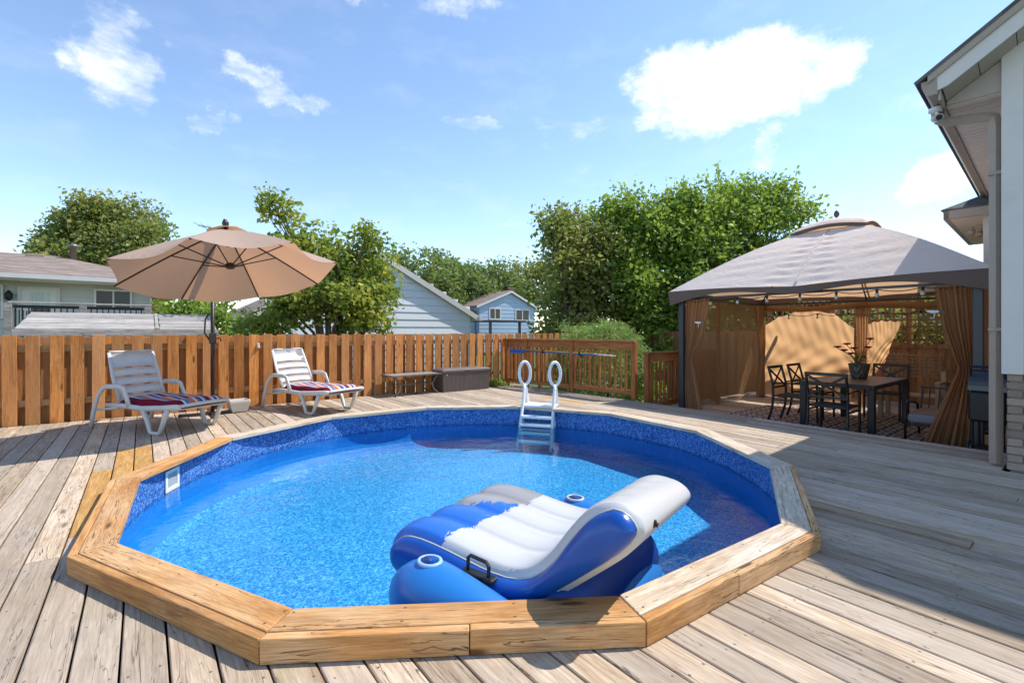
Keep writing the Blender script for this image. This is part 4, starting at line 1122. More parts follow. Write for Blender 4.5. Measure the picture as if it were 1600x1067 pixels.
def grill():
    t = thing('barbecue_grill', 'black barbecue grill with rounded lid half hidden behind the downspout', 'grill', (7.26, .84, PF), R(-4))
    t.scale = (1, 1, 1.30)
    b = M['black_metal']
    m = MB()
    def fn(i, j):
        a = PI*j; return (.17*math.cos(a)*1.0, -.15+.30*i, .62+.17*math.sin(a))
    m.grid(fn, 1, 14); m.add([(.17*math.cos(PI*j/14), -.15, .62+.17*math.sin(PI*j/14)) for j in range(15)], [tuple(range(15))]); m.add([(.17*math.cos(PI*j/14), .15, .62+.17*math.sin(PI*j/14)) for j in range(15)], [tuple(range(14,-1,-1))]); m.build('lid', plain('dark_blue_enamel', (.025,.03,.04), .3, spec=.6), t)
    m = MB(); m.cbox(-.17,.17,-.15,.15,.36,.615,.02); m.build('firebox', b, t)
    for x in (-.14,.14):
        for y in (-.12,.12):
            m = MB(); m.tube([(x,y,.03),(x*.95,y,.37)], .014, 8); m.build('leg', b, t)
    m = MB(); m.cbox(-.15,.15,-.13,.13,.12,.14,.004); m.build('shelf', b, t)
    m = MB(); m.tube([(-.17,-.13,.82),(-.19,0,.82),(-.17,.13,.82)], .012, 6); m.tube([(-.14,-.13,.74),(-.17,-.13,.82)], .01, 6); m.tube([(-.14,.13,.74),(-.17,.13,.82)], .01, 6); m.build('handle', b, t)
    for s in (-1,1):
        m = MB(); m.tube([(-.10+.085*math.cos(a), s*.15, .095+.085*math.sin(a)) for a in np.linspace(0,2*PI,18,endpoint=False)], .016, 8, closed=True); w_ = m.build('wheel', b, t, True)
        m = MB()
        for k in range(5): a = 2*PI*k/5; m.bar((-.10,s*.15,.095),(-.10+.08*math.cos(a),s*.15,.095+.08*math.sin(a)),.012,.012)
        m.build('spokes', M['white_trim'], w_)
grill()
def string_lights():
    t = thing('string_lights', 'string of clear bulbs hung round the gazebo eaves inside', 'string lights', (GC[0], GC[1], 0))
    A, B = 1.50, 1.88; blk = M['black_metal']
    gl = plain('clear_bulb_glass', (.62,.60,.56), .1, spec=.8)
    pts = []
    def run(p0, p1, n, z, sg):
        P = []
        for i in range(n+1):
            for q in range(6):
                if i == n and q: break
                s = (i+q/6)/n; P.append((p0[0]+(p1[0]-p0[0])*s, p0[1]+(p1[1]-p0[1])*s, z-sg*math.sin(q/6*PI)))
        return P
    P1 = run((-A,B),(-A,-B),8,1.80,.035); P2 = run((A,B),(A,-B),7,1.60,.05)
    for P in (P1, P2):
        m = MB(); m.tube(P, .006, 5); m.build('cable', blk, t)
    for P, n in ((P1, 9), (P2, 8)):
        for i in range(n):
            p = Vector(P[min(len(P)-1, i*6)])+Vector((0,0,-.005))
            m = MB(); m.lathe([(.016,-.04),(.017,0)], 8); k = m.build('bulb_socket', blk, t, loc=tuple(p))
            m = MB(); m.lathe([(.002,-.105),(.022,-.09),(.028,-.07),(.016,-.041)], 8); m.build('bulb', gl, k, True)
string_lights()
def clips():
    for i, (p, lab) in enumerate((((7.58, 4.45, 1.38), 'white bird shaped clip on the left gazebo curtain'), ((7.58, 1.36, 1.47), 'white bird shaped clip on the right gazebo curtain'))):
        m = MB(); m.tube([(0,-.06,.0),(0,-.03,.012),(0,.02,.01),(0,.06,.02),(0,.085,.028)], [.004,.018,.022,.014,.003], 8); m.add([(0,-.02,.015),(-.02,-.09,.03),(-.03,-.10,-.03),(0,.02,.0)], [(0,1,2,3),(3,2,1,0)]); m.tube([(0,.0,-.01),(0,.01,-.07)], .006, 5)
        tag(m.build('curtain_clip', M['ladder'], loc=p, smooth=True), lab, 'clip')
clips()

# ------------------------------------------------------------------ own house
def house():
    t = thing('house', 'pale grey sided house with brick base, gutter and downspout at the right edge', 'house', (6.15, .61, 0), R(3.1))
    body = MB(); body.box(.02, 12, -6, -.02, -.74, 3.50); body.build('wall_core', M['mortar'], t)
    m = MB()
    bm_ = MB(); bm_.cbox(-.012,.012,-.1015,.1015,-.031,.031,.004); bmesh_ = bm_.mesh('brick', M['brick'])
    bn_ = MB(); bn_.cbox(-.1015,.1015,-.012,.012,-.031,.031,.004); bmn = bn_.mesh('brick', M['brick'])
    for r_ in range(12):
        z = .033+r_*.0725
        for c in range(9):
            y = -.104-c*.214-(.107 if r_ % 2 else 0)
            link('brick', bmesh_, t, loc=(.010+random.uniform(-.003,.003), y, z))
        if r_ % 2: 
            hb = MB(); hb.cbox(-.012,.012,-.048,.048,-.031,.031,.004); hb.build('brick', M['brick'], t, loc=(.010, -.05, z))
        for c in range(4): link('brick', bmn, t, loc=(.104+c*.214+(.107 if r_ % 2 else 0), -.010, z))
    # lap siding on the gable, north wall siding
    z = .885; i = 0
    lm = MB(); lm.add([(-.012,0,0),(-.012,-3.8,0),(-.004,-3.8,.112),(-.004,0,.112),(.019,0,0),(.019,-3.8,0),(.019,-3.8,.112),(.019,0,.112)], [(0,1,2,3)[::-1],(4,5,6,7),(0,4,5,1)[::-1],(3,2,6,7)[::-1],(0,3,7,4)[::-1],(1,5,6,2)[::-1]]); lm = lm.mesh('siding_board', M['siding'])
    while z < 3.40: link('siding_board', lm, t, loc=(0, -.09, z)); z += .1105
    z = .885
    ln = MB(); ln.add([(0,.012,0),(4.6,.012,0),(4.6,.004,.112),(0,.004,.112),(0,-.019,0),(4.6,-.019,0),(4.6,-.019,.112),(0,-.019,.112)], [(0,1,2,3),(7,6,5,4),(0,4,5,1),(3,2,6,7),(0,3,7,4),(1,5,6,2)]); ln = ln.mesh('siding_board', M['siding'])
    while z < 3.40: link('siding_board', ln, t, loc=(.09, 0, z)); z += .1105
    # gable triangle
    def rz(y): return 3.585+.67*(.545-y)
    m = MB(); m.prism3([(-.006,-.09,3.41),(-.006,-5.9,3.41),(-.006,-5.2,3.95),(-.006,-3.9,4.36),(-.006,-.78,4.36),(-.006,-.09,3.93)], (.03,0,0)); m.build('gable_wall', M['siding'], t)
    m = MB(); m.cbox(-.032,.0,-.105,.034,.862,3.92,.004); m.cbox(.001,.10,.002,.034,.862,3.44,.004); m.build('corner_board', M['white_trim'], t)
    m = MB(); m.cbox(-.028,.0,-3.9,-.107,.862,.884,.003); m.build('starter_strip', M['white_trim'], t)
    # roof planes; unseen gable top clipped to cast a straight shadow on the deck
    def slab(poly, th, mt, name):
        mm = MB(); n = Vector(poly[1])-Vector(poly[0]); n = n.cross(Vector(poly[2])-Vector(poly[0])).normalized()
        if n.z < 0: n = -n
        mm.prism3(poly, -n*th); return mm.build(name, mt, t)
    RX = -.30; yr = -2.75; zr = rz(yr); yc = -.94; zc = rz(yc)
    slab([(RX-.03,.60,rz(.60)+.06),(10.4,.60,rz(.60)+.06),(10.4,yr,zr+.06),(1.6,yr,zr+.06),(RX-.03,yc,zc+.06)], .03, M['roof_grey'], 'roof')
    slab([(RX-.03,2*yr-.60,rz(.60)+.06),(RX-.03,2*yr-yc,zc+.06),(1.6,yr,zr+.06),(10.4,yr,zr+.06),(10.4,2*yr-.60,rz(.60)+.06)], .03, M['roof_grey'], 'roof')
    slab([(RX-.03,yc,zc+.062),(1.6,yr,zr+.062),(RX-.03,2*yr-yc,zc+.062)], .03, M['roof_grey'], 'roof')
    # rake fascia, two courses, and sloped soffit panels under the overhang
    m = MB(); m.prism3([(RX,.47,rz(.47)-.16),(RX,.47,rz(.47)-.02),(RX,yc,zc-.02),(RX,yc,zc-.20),(RX,.36,rz(.36)-.20)], (.02,0,0)); m.build('rake_board', M['frieze'] if False else M['white_trim'], t)
    m = MB(); m.prism3([(RX-.022,.50,rz(.50)-.045),(RX-.022,.50,rz(.50)+.025),(RX-.022,yc,zc+.025),(RX-.022,yc,zc-.045)], (.02,0,0)); m.build('shingle_mould', M['tan_metal'], t)
    m = MB(); m.box(RX,RX+.02,2*yr-yc,yc,zc-.20,zc+.02); m.build('rake_board', M['white_trim'], t)
    y = .40
    while y > yc:
        y2 = max(yc, y-.235)
        m = MB(); m.prism3([(RX+.022,y,rz(y)-.185),(RX+.022,y2+.006,rz(y2+.006)-.185),(-.002,y2+.006,rz(y2+.006)-.215),(-.002,y,rz(y)-.215)], (0,0,.01)); m.build('rake_soffit_panel', M['frieze'], t)
        y -= .235
    # eave: boxed end, soffit panels, fascia and gutter
    m = MB(); m.prism3([(-.003,.40,3.425),(-.003,-.09,3.425),(-.003,-.09,rz(-.09)-.22),(-.003,.40,rz(.40)-.22)], (.016,0,0)); m.build('eave_return', M['frieze'], t)
    x = .016
    while x < 10.3:
        wdt = .118 if x < 6 else 1.0
        m = MB(); m.cbox(x, x+wdt-.010, .004, .41, 3.418, 3.43, .003); m.build('soffit_panel', M['soffit'], t); x += wdt
    m = MB(); m.box(RX+.03, 10.38, .412, .432, 3.40, 3.60); m.build('fascia', M['tan_metal'], t)
    m = MB()
    gp = [(.434,3.60),(.434,3.455),(.50,3.455),(.515,3.50),(.545,3.54),(.552,3.60),(.543,3.60),(.536,3.545),(.507,3.508),(.495,3.463),(.442,3.463),(.442,3.60)]
    m.prism3([(RX+.0,y_,z_) for y_, z_ in gp], (10.6,0,0)); m.prism3([(RX-.002,y_,z_) for y_, z_ in gp[:6]], (.006,0,0)); m.build('gutter', M['tan_metal'], t)
    # downspout
    m = MB()
    path = [(.12,.485,3.47),(.12,.485,3.40),(.12,.465,3.34),(.12,.42,3.31),(.12,.16,3.27),(.12,.09,3.24),(.12,.075,3.17),(.12,.075,1.5),(.12,.075,.02)]
    m.tube(path, .048, 4, flat=(1,1)); m.build('downspout', M['tan_metal'], t)
    for z in (1.25, 2.7):
        m = MB(); m.box(.075,.165,.035,.125,z,z+.03); m.build('strap', M['tan_metal'], t)
    # rear wing with its lower hipped eave
    m = MB(); m.box(4.75, 11, -3, .45, -.74, 3.10); m.build('wing_wall', M['siding'], t)
    m = MB(); m.cbox(4.72,4.749,.36,.48,-.7,3.10,.004); m.build('corner_board', M['white_trim'], t)
    m = MB(); m.box(4.48,4.745,-.6,.86,3.10,3.115); m.box(4.745,8,.455,.86,3.10,3.115); m.build('wing_soffit', M['soffit'], t)
    m = MB(); m.box(4.42,4.478,-.6,.93,3.10,3.25); m.box(4.42,8,.862,.93,3.098,3.252); m.build('gutter', M['tan_metal'], t)
    slab([(4.40,.96,3.26),(8,.96,3.26),(8,-.8,4.2),(6.2,-.8,4.2)], .03, M['roof_grey'], 'roof')
    slab([(4.40,.96,3.262),(6.2,-.8,4.202),(4.40,-.8,3.262)], .03, M['roof_grey'], 'roof')
    return t
house()
def cctv():
    t = thing('security_camera', 'small white bullet camera fixed under the gutter corner', 'camera', (6.14, 1.09, 3.40), R(200))
    m = MB(); m.lathe([(.06,.0),(.06,.03),(.04,.045)], 14); m.build('mount', M['ladder'], t, True)
    m = MB(); m.tube([(0,0,.0),(.03,0,-.05)], .014, 8); m.build('arm', M['ladder'], t, True)
    m = MB(); m.tube([(-.03,0,-.055),(.12,0,-.10)], [.038,.036], 12); b = m.build('body', plain('grey_camera', (.42,.42,.42), .4), t, True)
    m = MB(); m.tube([(.12,0,-.10),(.126,0,-.102)], .026, 12); m.build('lens', M['black_metal'], b)
cctv()
def flood():
    for i, (x, lab) in enumerate(((11.85, 'small floodlight under the rear eave, nearer the wall'), (11.55, 'small floodlight under the rear eave, farther from the wall'))):
        t = thing('floodlight', lab, 'light', (x, 1.50+.06*i, 3.09), R(170), 'floodlights under the rear eave')
        m = MB(); m.tube([(0,0,0),(0,0,-.06)], .012, 6); m.build('stem', M['tan_metal'], t)
        m = MB(); m.tube([(-.04,0,-.06),(.0,0,-.08),(.07,0,-.12)], [.02,.035,.055], 12); m.build('lamp_head', M['tan_metal'], t, True)
flood()
def rear_neighbour():
    t = thing('brick_bungalow', 'brown brick neighbour house glimpsed through the lattice behind the gazebo', 'house', (17.2, 1.2, -.75))
    m = MB(); m.box(0, 6, -6, 6, 0, 2.85); m.build('wall', plain('tan_brick_wall', (.34,.22,.14), .9, var=.25, scale=20, bump=.4), t)
    m = MB(); m.prism3([(-.5,-6.4,2.84),(3,-6.4,3.4),(6.5,-6.4,2.84)], (0,12.8,0)); m.build('roof', shingle('dark_brown_shingles', (.17,.13,.11)), t)
    for y in (-1.5, 1.2, 3.6):
        m = MB(); m.box(-.04,0.01,y-.6,y+.6,1.5,1.57); m.box(-.04,0.01,y-.6,y+.6,2.63,2.7); m.box(-.041,.01,y-.6,y-.53,1.5,2.7); m.box(-.041,.01,y+.53,y+.6,1.5,2.7); m.box(-.038,.01,y-.03,y+.03,1.57,2.63); w_ = m.build('window', M['white_trim'], t)
        m = MB(); m.box(-.02,-.004,y-.53,y+.53,1.57,2.63); m.build('pane', M['glass'], w_)
rear_neighbour()

# ------------------------------------------------------------------ neighbours' houses
def lap_wall(t, mt, x0, x1, z0, z1, y, course, top=None, name='siding_board'):
    """horizontal lap boards on a wall facing -y; top(x) limits the height (gable)"""
    z = z0
    while z < z1-.02:
        zt = min(z+course+.012, z1); a, b = x0, x1
        if top:
            xs = [x for x in np.linspace(x0, x1, 241) if top(x) > z+course*.5]
            if len(xs) < 3: break
            a, b = xs[0], xs[-1]
        mm = MB(); mm.add([(a,y-.028,z),(b,y-.028,z),(b,y-.008,zt),(a,y-.008,zt),(a,y+.02,z),(b,y+.02,z),(b,y+.02,zt),(a,y+.02,zt)], [(0,1,2,3),(7,6,5,4),(0,4,5,1),(3,2,6,7),(0,3,7,4),(1,5,6,2)])
        mm.build(name, mt, t); z += course
def window(t, x0, x1, z0, z1, y, fr=.05, mull=1, mt=None, curtain=False):
    mt = mt or M['white_trim']
    m = MB(); m.box(x0,x1,y-.065,y-.03,z0,z0+fr); m.box(x0,x1,y-.065,y-.03,z1-fr,z1); m.box(x0,x0+fr,y-.066,y-.03,z0,z1); m.box(x1-fr,x1,y-.066,y-.03,z0,z1)
    for i in range(mull):
        xm = x0+(x1-x0)*(i+1)/(mull+1); m.box(xm-fr*.4,xm+fr*.4,y-.062,y-.03,z0,z1)
    w = m.build('window', mt, t)
    for i in range(mull+1):
        a = x0+(x1-x0)*i/(mull+1)+fr*.5; b = x0+(x1-x0)*(i+1)/(mull+1)-fr*.5
        m = MB(); m.box(a,b,y-.045,y-.036,z0+fr*.6,z1-fr*.6); m.build('pane', M['glass'], w)
    return w
def slab(t, poly, th, mt, name='roof'):
    mm = MB(); n = (Vector(poly[1])-Vector(poly[0])).cross(Vector(poly[2])-Vector(poly[0])).normalized()
    if n.z < 0: n = -n
    mm.prism3(poly, -n*th); return mm.build(name, mt, t)

def bungalow():
    Y = 17.0
    t = thing('bungalow', 'cream green sided bungalow with brown hipped roof beyond the fence on the left', 'house', (-4, Y, -.75))
    ox, oz = 4, .75      # parts are given in world x/z and shifted
    def X(x): return x+ox
    def Z(z): return z+oz
    m = MB(); m.box(X(-11), X(.18), .03, 7, 0, Z(2.52)); m.build('wall_core', M['wall_cream'], t)
    lap_wall(t, M['wall_cream'], X(-11), X(.18), 0.02, Z(2.50), 0, .205)
    bm_ = MB(); bm_.cbox(-.05,.05,-.05,.02,-.031,.031,.004); bme = bm_.mesh('brick', M['redbrick'])
    m = MB(); m.box(X(.19),X(.62),-.02,.5,0,Z(2.40)); pil = m.build('brick_pier', M['mortar'], t)
    for r_ in range(30):
        for c in range(4): link('brick', bme, pil, loc=(X(.245)+c*.108+(.0 if r_ % 2 else .02), -.012, Z(.62)+r_*.06))
    ev, rg = 2.66, 3.60
    e0 = -.60
    slab(t, [(X(-12),e0,Z(ev)),(X(.95),e0,Z(ev)),(X(-2.2),3.5,Z(rg)),(X(-12),3.5,Z(rg))], .05, M['roof_brown'])
    slab(t, [(X(.95),e0,Z(ev)+.002),(X(.95),7.6,Z(ev)+.002),(X(-2.2),3.5,Z(rg)+.002)], .05, M['roof_brown'])
    slab(t, [(X(-12),7.6,Z(ev)),(X(.95),7.6,Z(ev)),(X(-2.2),3.5,Z(rg)),(X(-12),3.5,Z(rg))], .05, M['roof_brown'])
    m = MB(); m.box(X(-12),X(.95),e0-.02,e0+.0,Z(ev)-.17,Z(ev)-.01); m.box(X(.93),X(.952),e0,7.6,Z(ev)-.17,Z(ev)-.012); m.build('fascia', M['trim_cream'], t)
    m = MB(); m.box(X(-12),X(.95),e0-.12,e0-.022,Z(ev)-.13,Z(ev)-.02); m.build('gutter', M['white_trim'], t)
    m = MB(); m.box(X(-12),X(.93),e0,.0,Z(ev)-.175,Z(ev)-.16); m.build('soffit', M['trim_cream'], t)
    window(t, X(-1.04), X(-.24), Z(1.86), Z(2.38), 0, .045, 1)
    window(t, X(-4.2), X(-2.72), Z(1.55), Z(2.40), 0, .05, 1)
    # door with glazed upper half
    m = MB(); m.box(X(-2.48),X(-2.40),-.06,.0,Z(-.1),Z(2.30)); m.box(X(-1.78),X(-1.70),-.06,.0,Z(-.1),Z(2.30)); m.box(X(-2.48),X(-1.70),-.061,.0,Z(2.301),Z(2.37)); m.build('door_frame', M['trim_cream'], t)
    m = MB(); m.box(X(-2.40),X(-1.78),-.045,-.03,Z(-.1),Z(2.30)); d = m.build('door', M['white_trim'], t)
    m = MB(); m.box(X(-2.24),X(-1.88),-.052,-.046,Z(1.60),Z(1.86)); m.build('pane', M['glass'], d)
    m = MB(); m.grid(lambda i, j: (X(-2.24)+.36*i, -.05+.006*math.sin(i*40), Z(1.88)+.36*j), 30, 1); m.build('curtain', plain('lace_curtain', (.52,.58,.52), .9), d)
    m = MB(); m.lathe([(.02,-.12),(.07,-.08),(.075,.05),(.03,.12),(.01,.14)], 10, (X(-2.62), -.12, Z(2.12))); m.build('wall_lamp', M['black_metal'], t, True)
    m = MB(); m.lathe([(.085,0),(.085,.42),(.14,.43),(.14,.50),(.02,.53)], 12, (X(-1.72), 3.0, Z(3.42))); m.build('flue_pipe', M['brown_metal'], t, True)
    m = MB(); m.cbox(X(-2.75),X(-2.35),2.95,3.2,Z(3.44),Z(3.56),.02); m.build('roof_vent', M['roof_brown'], t)
bungalow()
def neighbour_deck():
    t = thing('neighbour_railing', 'grey posted balcony railing with black balusters in front of the bungalow', 'railing', (-2.1, 13.5, -.75))
    z = 2.55
    for x in (0, 1.10, 2.19):
        m = MB(); m.cbox(x-.06,x+.06,-.06,.06,0,z,.006); m.build('post', M['grey_wood'], t)
    m = MB(); m.cbox(.0,2.25,-.06,.06,z+.002,z+.035,.005); m.build('cap_rail', M['grey_wood'], t)
    m = MB(); m.cbox(.07,2.12,-.025,.025,z-.09,z-.03,.004); m.build('top_rail', M['black_metal'], t)
    m = MB(); m.cbox(.07,2.12,-.025,.025,1.70,1.75,.004); m.build('bottom_rail', M['black_metal'], t)
    b = MB(); b.box(-.010,.010,-.010,.010,1.75,z-.09); b = b.mesh('baluster', M['black_metal'])
    for i in range(22):
        x = .10+i*.094
        if abs(x-1.1) > .07: link('baluster', b, t, loc=(x, 0, 0))
    m = MB(); m.cbox(.0,2.3,.07,3.4,1.50,1.60,.01); m.build('platform', M['grey_wood'], t)
    for i in range(7):
        m = MB(); m.box(-.010,.010,.2+i*.42,.22+i*.42,1.75,z-.09); m.build('baluster', M['black_metal'], t)
neighbour_deck()
def slat_roof():
    t = thing('slatted_canopy', 'low grey weathered plank roof just behind the fence on the left', 'canopy', (-1.50, 10.0, 0))
    n = 6
    for s, (x0, x1) in enumerate(((0, 1.66), (1.72, 2.55))):
        for i in range(n):
            y = i*.215; z = 1.27+i*.048
            m = MB(); m.cbox(x0+.02*random.random(), x1, 0, .212, -.012, .012, .004)
            o = m.build('plank', M['grey_wood'], t, loc=(0, y, z+random.uniform(-.004,.004)), rot=(math.atan2(.048, .215), 0, 0))
    m = MB(); m.cbox(-.02,2.57,-.045,-.005,1.17,1.265,.005); m.build('front_beam', M['grey_wood'], t)
    m = MB(); m.cbox(1.665,1.715,0,1.30,-.012,.03,.004); m.build('batten', M['grey_wood'], t, loc=(0,0,1.27), rot=(math.atan2(.048,.215),0,0)); 
    for x in (.02, 2.5):
        for y in (.06, 1.15):
            m = MB(); m.cbox(x-.04,x+.04,y-.04,y+.04,-.74,1.2+y*.2,.005); m.build('post', M['grey_wood'], t)
slat_roof()
def garage():
    Y = 14.0; x0, x1, ev, ax, az = 2.55, 9.05, 1.86, 5.81, 3.56
    t = thing('white_garage', 'white sided gable garage behind the fence with grey rake trim', 'garage', (x0, Y, -.75))
    X = lambda x: x-x0; Z = lambda z: z+.75
    def top(x): return Z(ev+(az-ev)*(1-abs(x+x0-ax)/(x1+.25-ax)))
    m = MB(); m.prism3([(0,.03,0),(X(x1),.03,0),(X(x1),.03,Z(ev)),(X(ax),.03,Z(az)-.05),(0,.03,Z(ev))], (0,6.5,0)); m.build('wall_core', M['wall_white'], t)
    lap_wall(t, M['wall_white'], 0, X(x1), .02, Z(az)-.05, 0, .235, top)
    ov = .30
    for s, xe in ((-1, x0-ov), (1, x1+ov)):
        slab(t, [(X(ax),-.13,Z(az)+.08),(X(ax),6.8,Z(az)+.08),(X(xe),6.8,Z(ev)-.08),(X(xe),-.13,Z(ev)-.08)], .05, M['roof_brown'])
        m = MB(); m.prism3([(X(ax),-.16,Z(az)+.05),(X(ax),-.16,Z(az)-.13),(X(xe),-.16,Z(ev)-.28),(X(xe),-.16,Z(ev)-.10)], (0,.028,0)); m.build('rake_board', M['white_trim'], t)
        m = MB(); m.prism3([(X(ax),-.13,Z(az)-.04),(X(ax),-.03,Z(az)-.04),(X(xe),-.03,Z(ev)-.20),(X(xe),-.13,Z(ev)-.20)], (0,0,.02)); m.build('soffit', M['trim_cream'], t)
        m = MB(); m.box(X(xe)-.06,X(xe)+.06,-.28,6.8,Z(ev)-.25,Z(ev)-.10); m.build('gutter', M['white_trim'], t)
    m = MB(); m.cbox(X(x1)-.04,X(x1)+.02,-.05,.02,0,Z(ev)-.2,.004); m.build('corner_board', M['white_trim'], t)
    m = MB(); m.tube([(X(7.9),3,Z(2.3)),(X(7.9),3,Z(3.15))], .04, 8); m.build('flue_pipe', M['brown_metal'], t)
garage()
def blue_house():
    Y = 36.0; x0, x1, ev, az = 24.3, 31.0, 3.62, 5.05; ax = 27.9
    t = thing('blue_house', 'distant blue sided gable house with two white windows', 'house', (x0, Y, -.75))
    X = lambda x: x-x0; Z = lambda z: z+.75
    def top(x): return Z(ev+(az-ev)*(1-abs(x+x0-ax)/3.5))
    m = MB(); m.prism3([(0,.03,0),(X(x1),.03,0),(X(x1),.03,Z(ev)-.1),(X(ax),.03,Z(az)-.05),(0,.03,Z(ev)-.1)], (0,12,0)); m.build('wall_core', M['wall_blue'], t)
    lap_wall(t, M['wall_blue'], 0, X(x1), .05, Z(az)-.05, 0, .36, top)
    for xe in (x0-.4, x1+.4):
        slab(t, [(X(ax),-.22,Z(az)+.10),(X(ax),12,Z(az)+.10),(X(xe),12,Z(ev)-.06),(X(xe),-.22,Z(ev)-.06)], .06, M['roof_brown'])
        m = MB(); m.prism3([(X(ax),-.26,Z(az)+.06),(X(ax),-.26,Z(az)-.14),(X(xe),-.26,Z(ev)-.28),(X(xe),-.26,Z(ev)-.08)], (0,.03,0)); m.build('rake_board', M['white_trim'], t)
    window(t, X(25.4), X(26.75), Z(2.30), Z(3.42), 0, .11, 1); window(t, X(28.5), X(30.3), Z(2.22), Z(3.38), 0, .11, 1)
    m = MB(); m.box(X(30.0),X(30.9),3,3.8,Z(3.5),Z(5.65)); ch = m.build('chimney', M['redbrick'], t)
    m = MB(); m.box(X(29.9),X(31.0),2.9,3.9,Z(5.65),Z(5.8)); m.lathe([(.16,0),(.16,.3),(.25,.32),(.25,.42)], 10, (X(30.3), 3.4, Z(5.8))); m.build('chimney_cap', M['brown_metal'], ch)
    # low dark porch roof in front
    m = MB(); m.box(X(22.2),X(26.2),-4.5,-1.2,Z(2.0),Z(2.14)); p = m.build('porch_roof', M['black_metal'], t)
    for x in (22.5, 25.6):
        m = MB(); m.box(X(x)-.08,X(x)+.08,-4.4,-4.2,0,Z(2.0)); m.build('porch_post', M['black_metal'], p)
    m = MB(); m.box(X(20.5),X(24.2),.5,10,0,Z(3.0)); m.build('side_wing', M['wall_blue'], t)
    slab(t, [(X(20.2),.3,Z(3.02)),(X(24.3),.3,Z(3.02)),(X(24.3),5,Z(4.1)),(X(20.2),5,Z(4.1))], .05, M['roof_brown'])
blue_house()
# aerial behind the bungalow
def aerial():
    t = thing('television_aerial', 'thin television aerial with many rods above the left rooftops', 'aerial', (3.6, 30, -.75))
    m = MB(); m.tube([(0,0,0),(0,0,7.9)], .03, 6); m.build('mast', M['brown_metal'], t)
    m = MB(); m.tube([(-1.3,0,7.6),(1.3,0,7.3)], .025, 5); m.build('boom', M['brown_metal'], t)
    for i in range(9):
        x = -1.2+i*.3; m = MB(); m.tube([(x-.35,-.7+.04*i,7.59-.035*i),(x+.35,.7-.04*i,7.59-.035*i)], .014, 4); m.build('rod', M['brown_metal'], t)
aerial()

# ------------------------------------------------------------------ trees and shrubs
def leaves(name, parent, mt, blobs, size, seed, per=26, sig=.16, shoots=(), droop=.0, wid=.5, fill=.45, twig=0.):
    """blobs: (x,y,z,rx,ry,rz,count) leaf clusters spread through ellipsoids; shoots: (x,y,z,height,n)"""
    rg = np.random.default_rng(seed); P = []; TI = []; TW = MB()
    for (x, y, z, rx, ry, rz_, cnt) in blobs:
        d = rg.normal(size=(cnt, 3)); d /= np.linalg.norm(d, axis=1)[:, None]
        rad = (fill+(1-fill)*rg.random(cnt)**.7)*(1+.16*np.sin(d[:, 0]*5+x)*np.cos(d[:, 1]*6+y)+.10*np.sin(d[:, 2]*9+z))
        c = d*rad[:, None]*np.array([rx, ry, rz_])+np.array([x, y, z])
        ct = rg.random(cnt)
        if twig:
            for q in range(cnt):
                o0 = np.array([x, y, z-rz_*.35])+rg.normal(size=3)*.12*rx; mid = (o0+c[q])*.5+np.array([0, 0, -.06*rz_])+rg.normal(size=3)*.05*rx
                TW.tube([tuple(o0), tuple(mid), tuple(c[q])], [twig, twig*.7, twig*.25], 3, caps=False)
        n = rg.poisson(per, cnt)
        idx = np.repeat(np.arange(cnt), n)
        sg = sig*(.6+.8*rg.random(cnt))
        P.append(c[idx]+np.clip(rg.normal(size=(len(idx), 3)), -1.5, 1.5)*sg[idx][:, None]*np.array([1, 1, .8]))
        TI.append(np.clip(ct[idx]*.55+rg.random(len(idx))*.5-.02, 0, 1))
    for (x, y, z, h, n) in shoots:
        k = int(n); s = rg.random(k); lean = rg.normal(size=2)*.12
        q = np.stack([x+lean[0]*s*h+rg.normal(size=k)*.05, y+lean[1]*s*h+rg.normal(size=k)*.05, z+s*h], 1)
        P.append(q); TI.append(np.clip(.3+.6*rg.random(k), 0, 1))
    P = np.concatenate(P); TI = np.concatenate(TI); N = len(P)
    # leaf frame: hanging outwards at random
    a = rg.random(N)*2*np.pi; el = rg.normal(size=N)*.6-.25-droop
    d = np.stack([np.cos(a)*np.cos(el), np.sin(a)*np.cos(el), np.sin(el)], 1)
    r = rg.normal(size=(N, 3)); s = np.cross(d, r); s /= np.linalg.norm(s, axis=1)[:, None]
    nn = np.cross(s, d); L = size*(.45+1.1*rg.random(N)**1.3)[:, None]; Wd = L*wid*.5
    v = np.stack([P, P+d*L*.45+s*Wd+nn*L*.06, P+d*L, P+d*L*.45-s*Wd+nn*L*.06], 1).reshape(-1, 3)
    me = bpy.data.meshes.new(name); me.vertices.add(4*N); me.vertices.foreach_set('co', v.ravel())
    me.loops.add(4*N); me.loops.foreach_set('vertex_index', np.arange(4*N)); me.polygons.add(N)
    me.polygons.foreach_set('loop_start', np.arange(N)*4)
    at = me.attributes.new('tint', 'FLOAT', 'POINT'); at.data.foreach_set('value', np.repeat(TI, 4).astype(np.float32))
    me.materials.append(mt); me.update(); me.validate()
    if twig: TW.build('branches', M['bark'], parent)
    return link(name, me, parent)
def limbs(parent, pts, r0, seed, h0=0., extra=2):
    rg = random.Random(seed); m = MB()
    for (x, y, z) in pts:
        mid = Vector((x*.35+rg.uniform(-.1,.1), y*.35+rg.uniform(-.1,.1), h0+(z-h0)*.55))
        m.tube([(0,0,0), (rg.uniform(-.05,.05),rg.uniform(-.05,.05),h0*.6), tuple(mid), (x,y,z)], [r0, r0*.75, r0*.45, r0*.12], 7)
        for k in range(extra):
            e = Vector((x,y,z))+Vector((rg.uniform(-.6,.6), rg.uniform(-.6,.6), rg.uniform(-.1,.3)))*max(.3, z*.08)
            m.tube([tuple(mid.lerp(Vector((x,y,z)), .3)), tuple(e)], [r0*.3, r0*.06], 5)
    return m.build('trunk', M['bark'], parent, True)
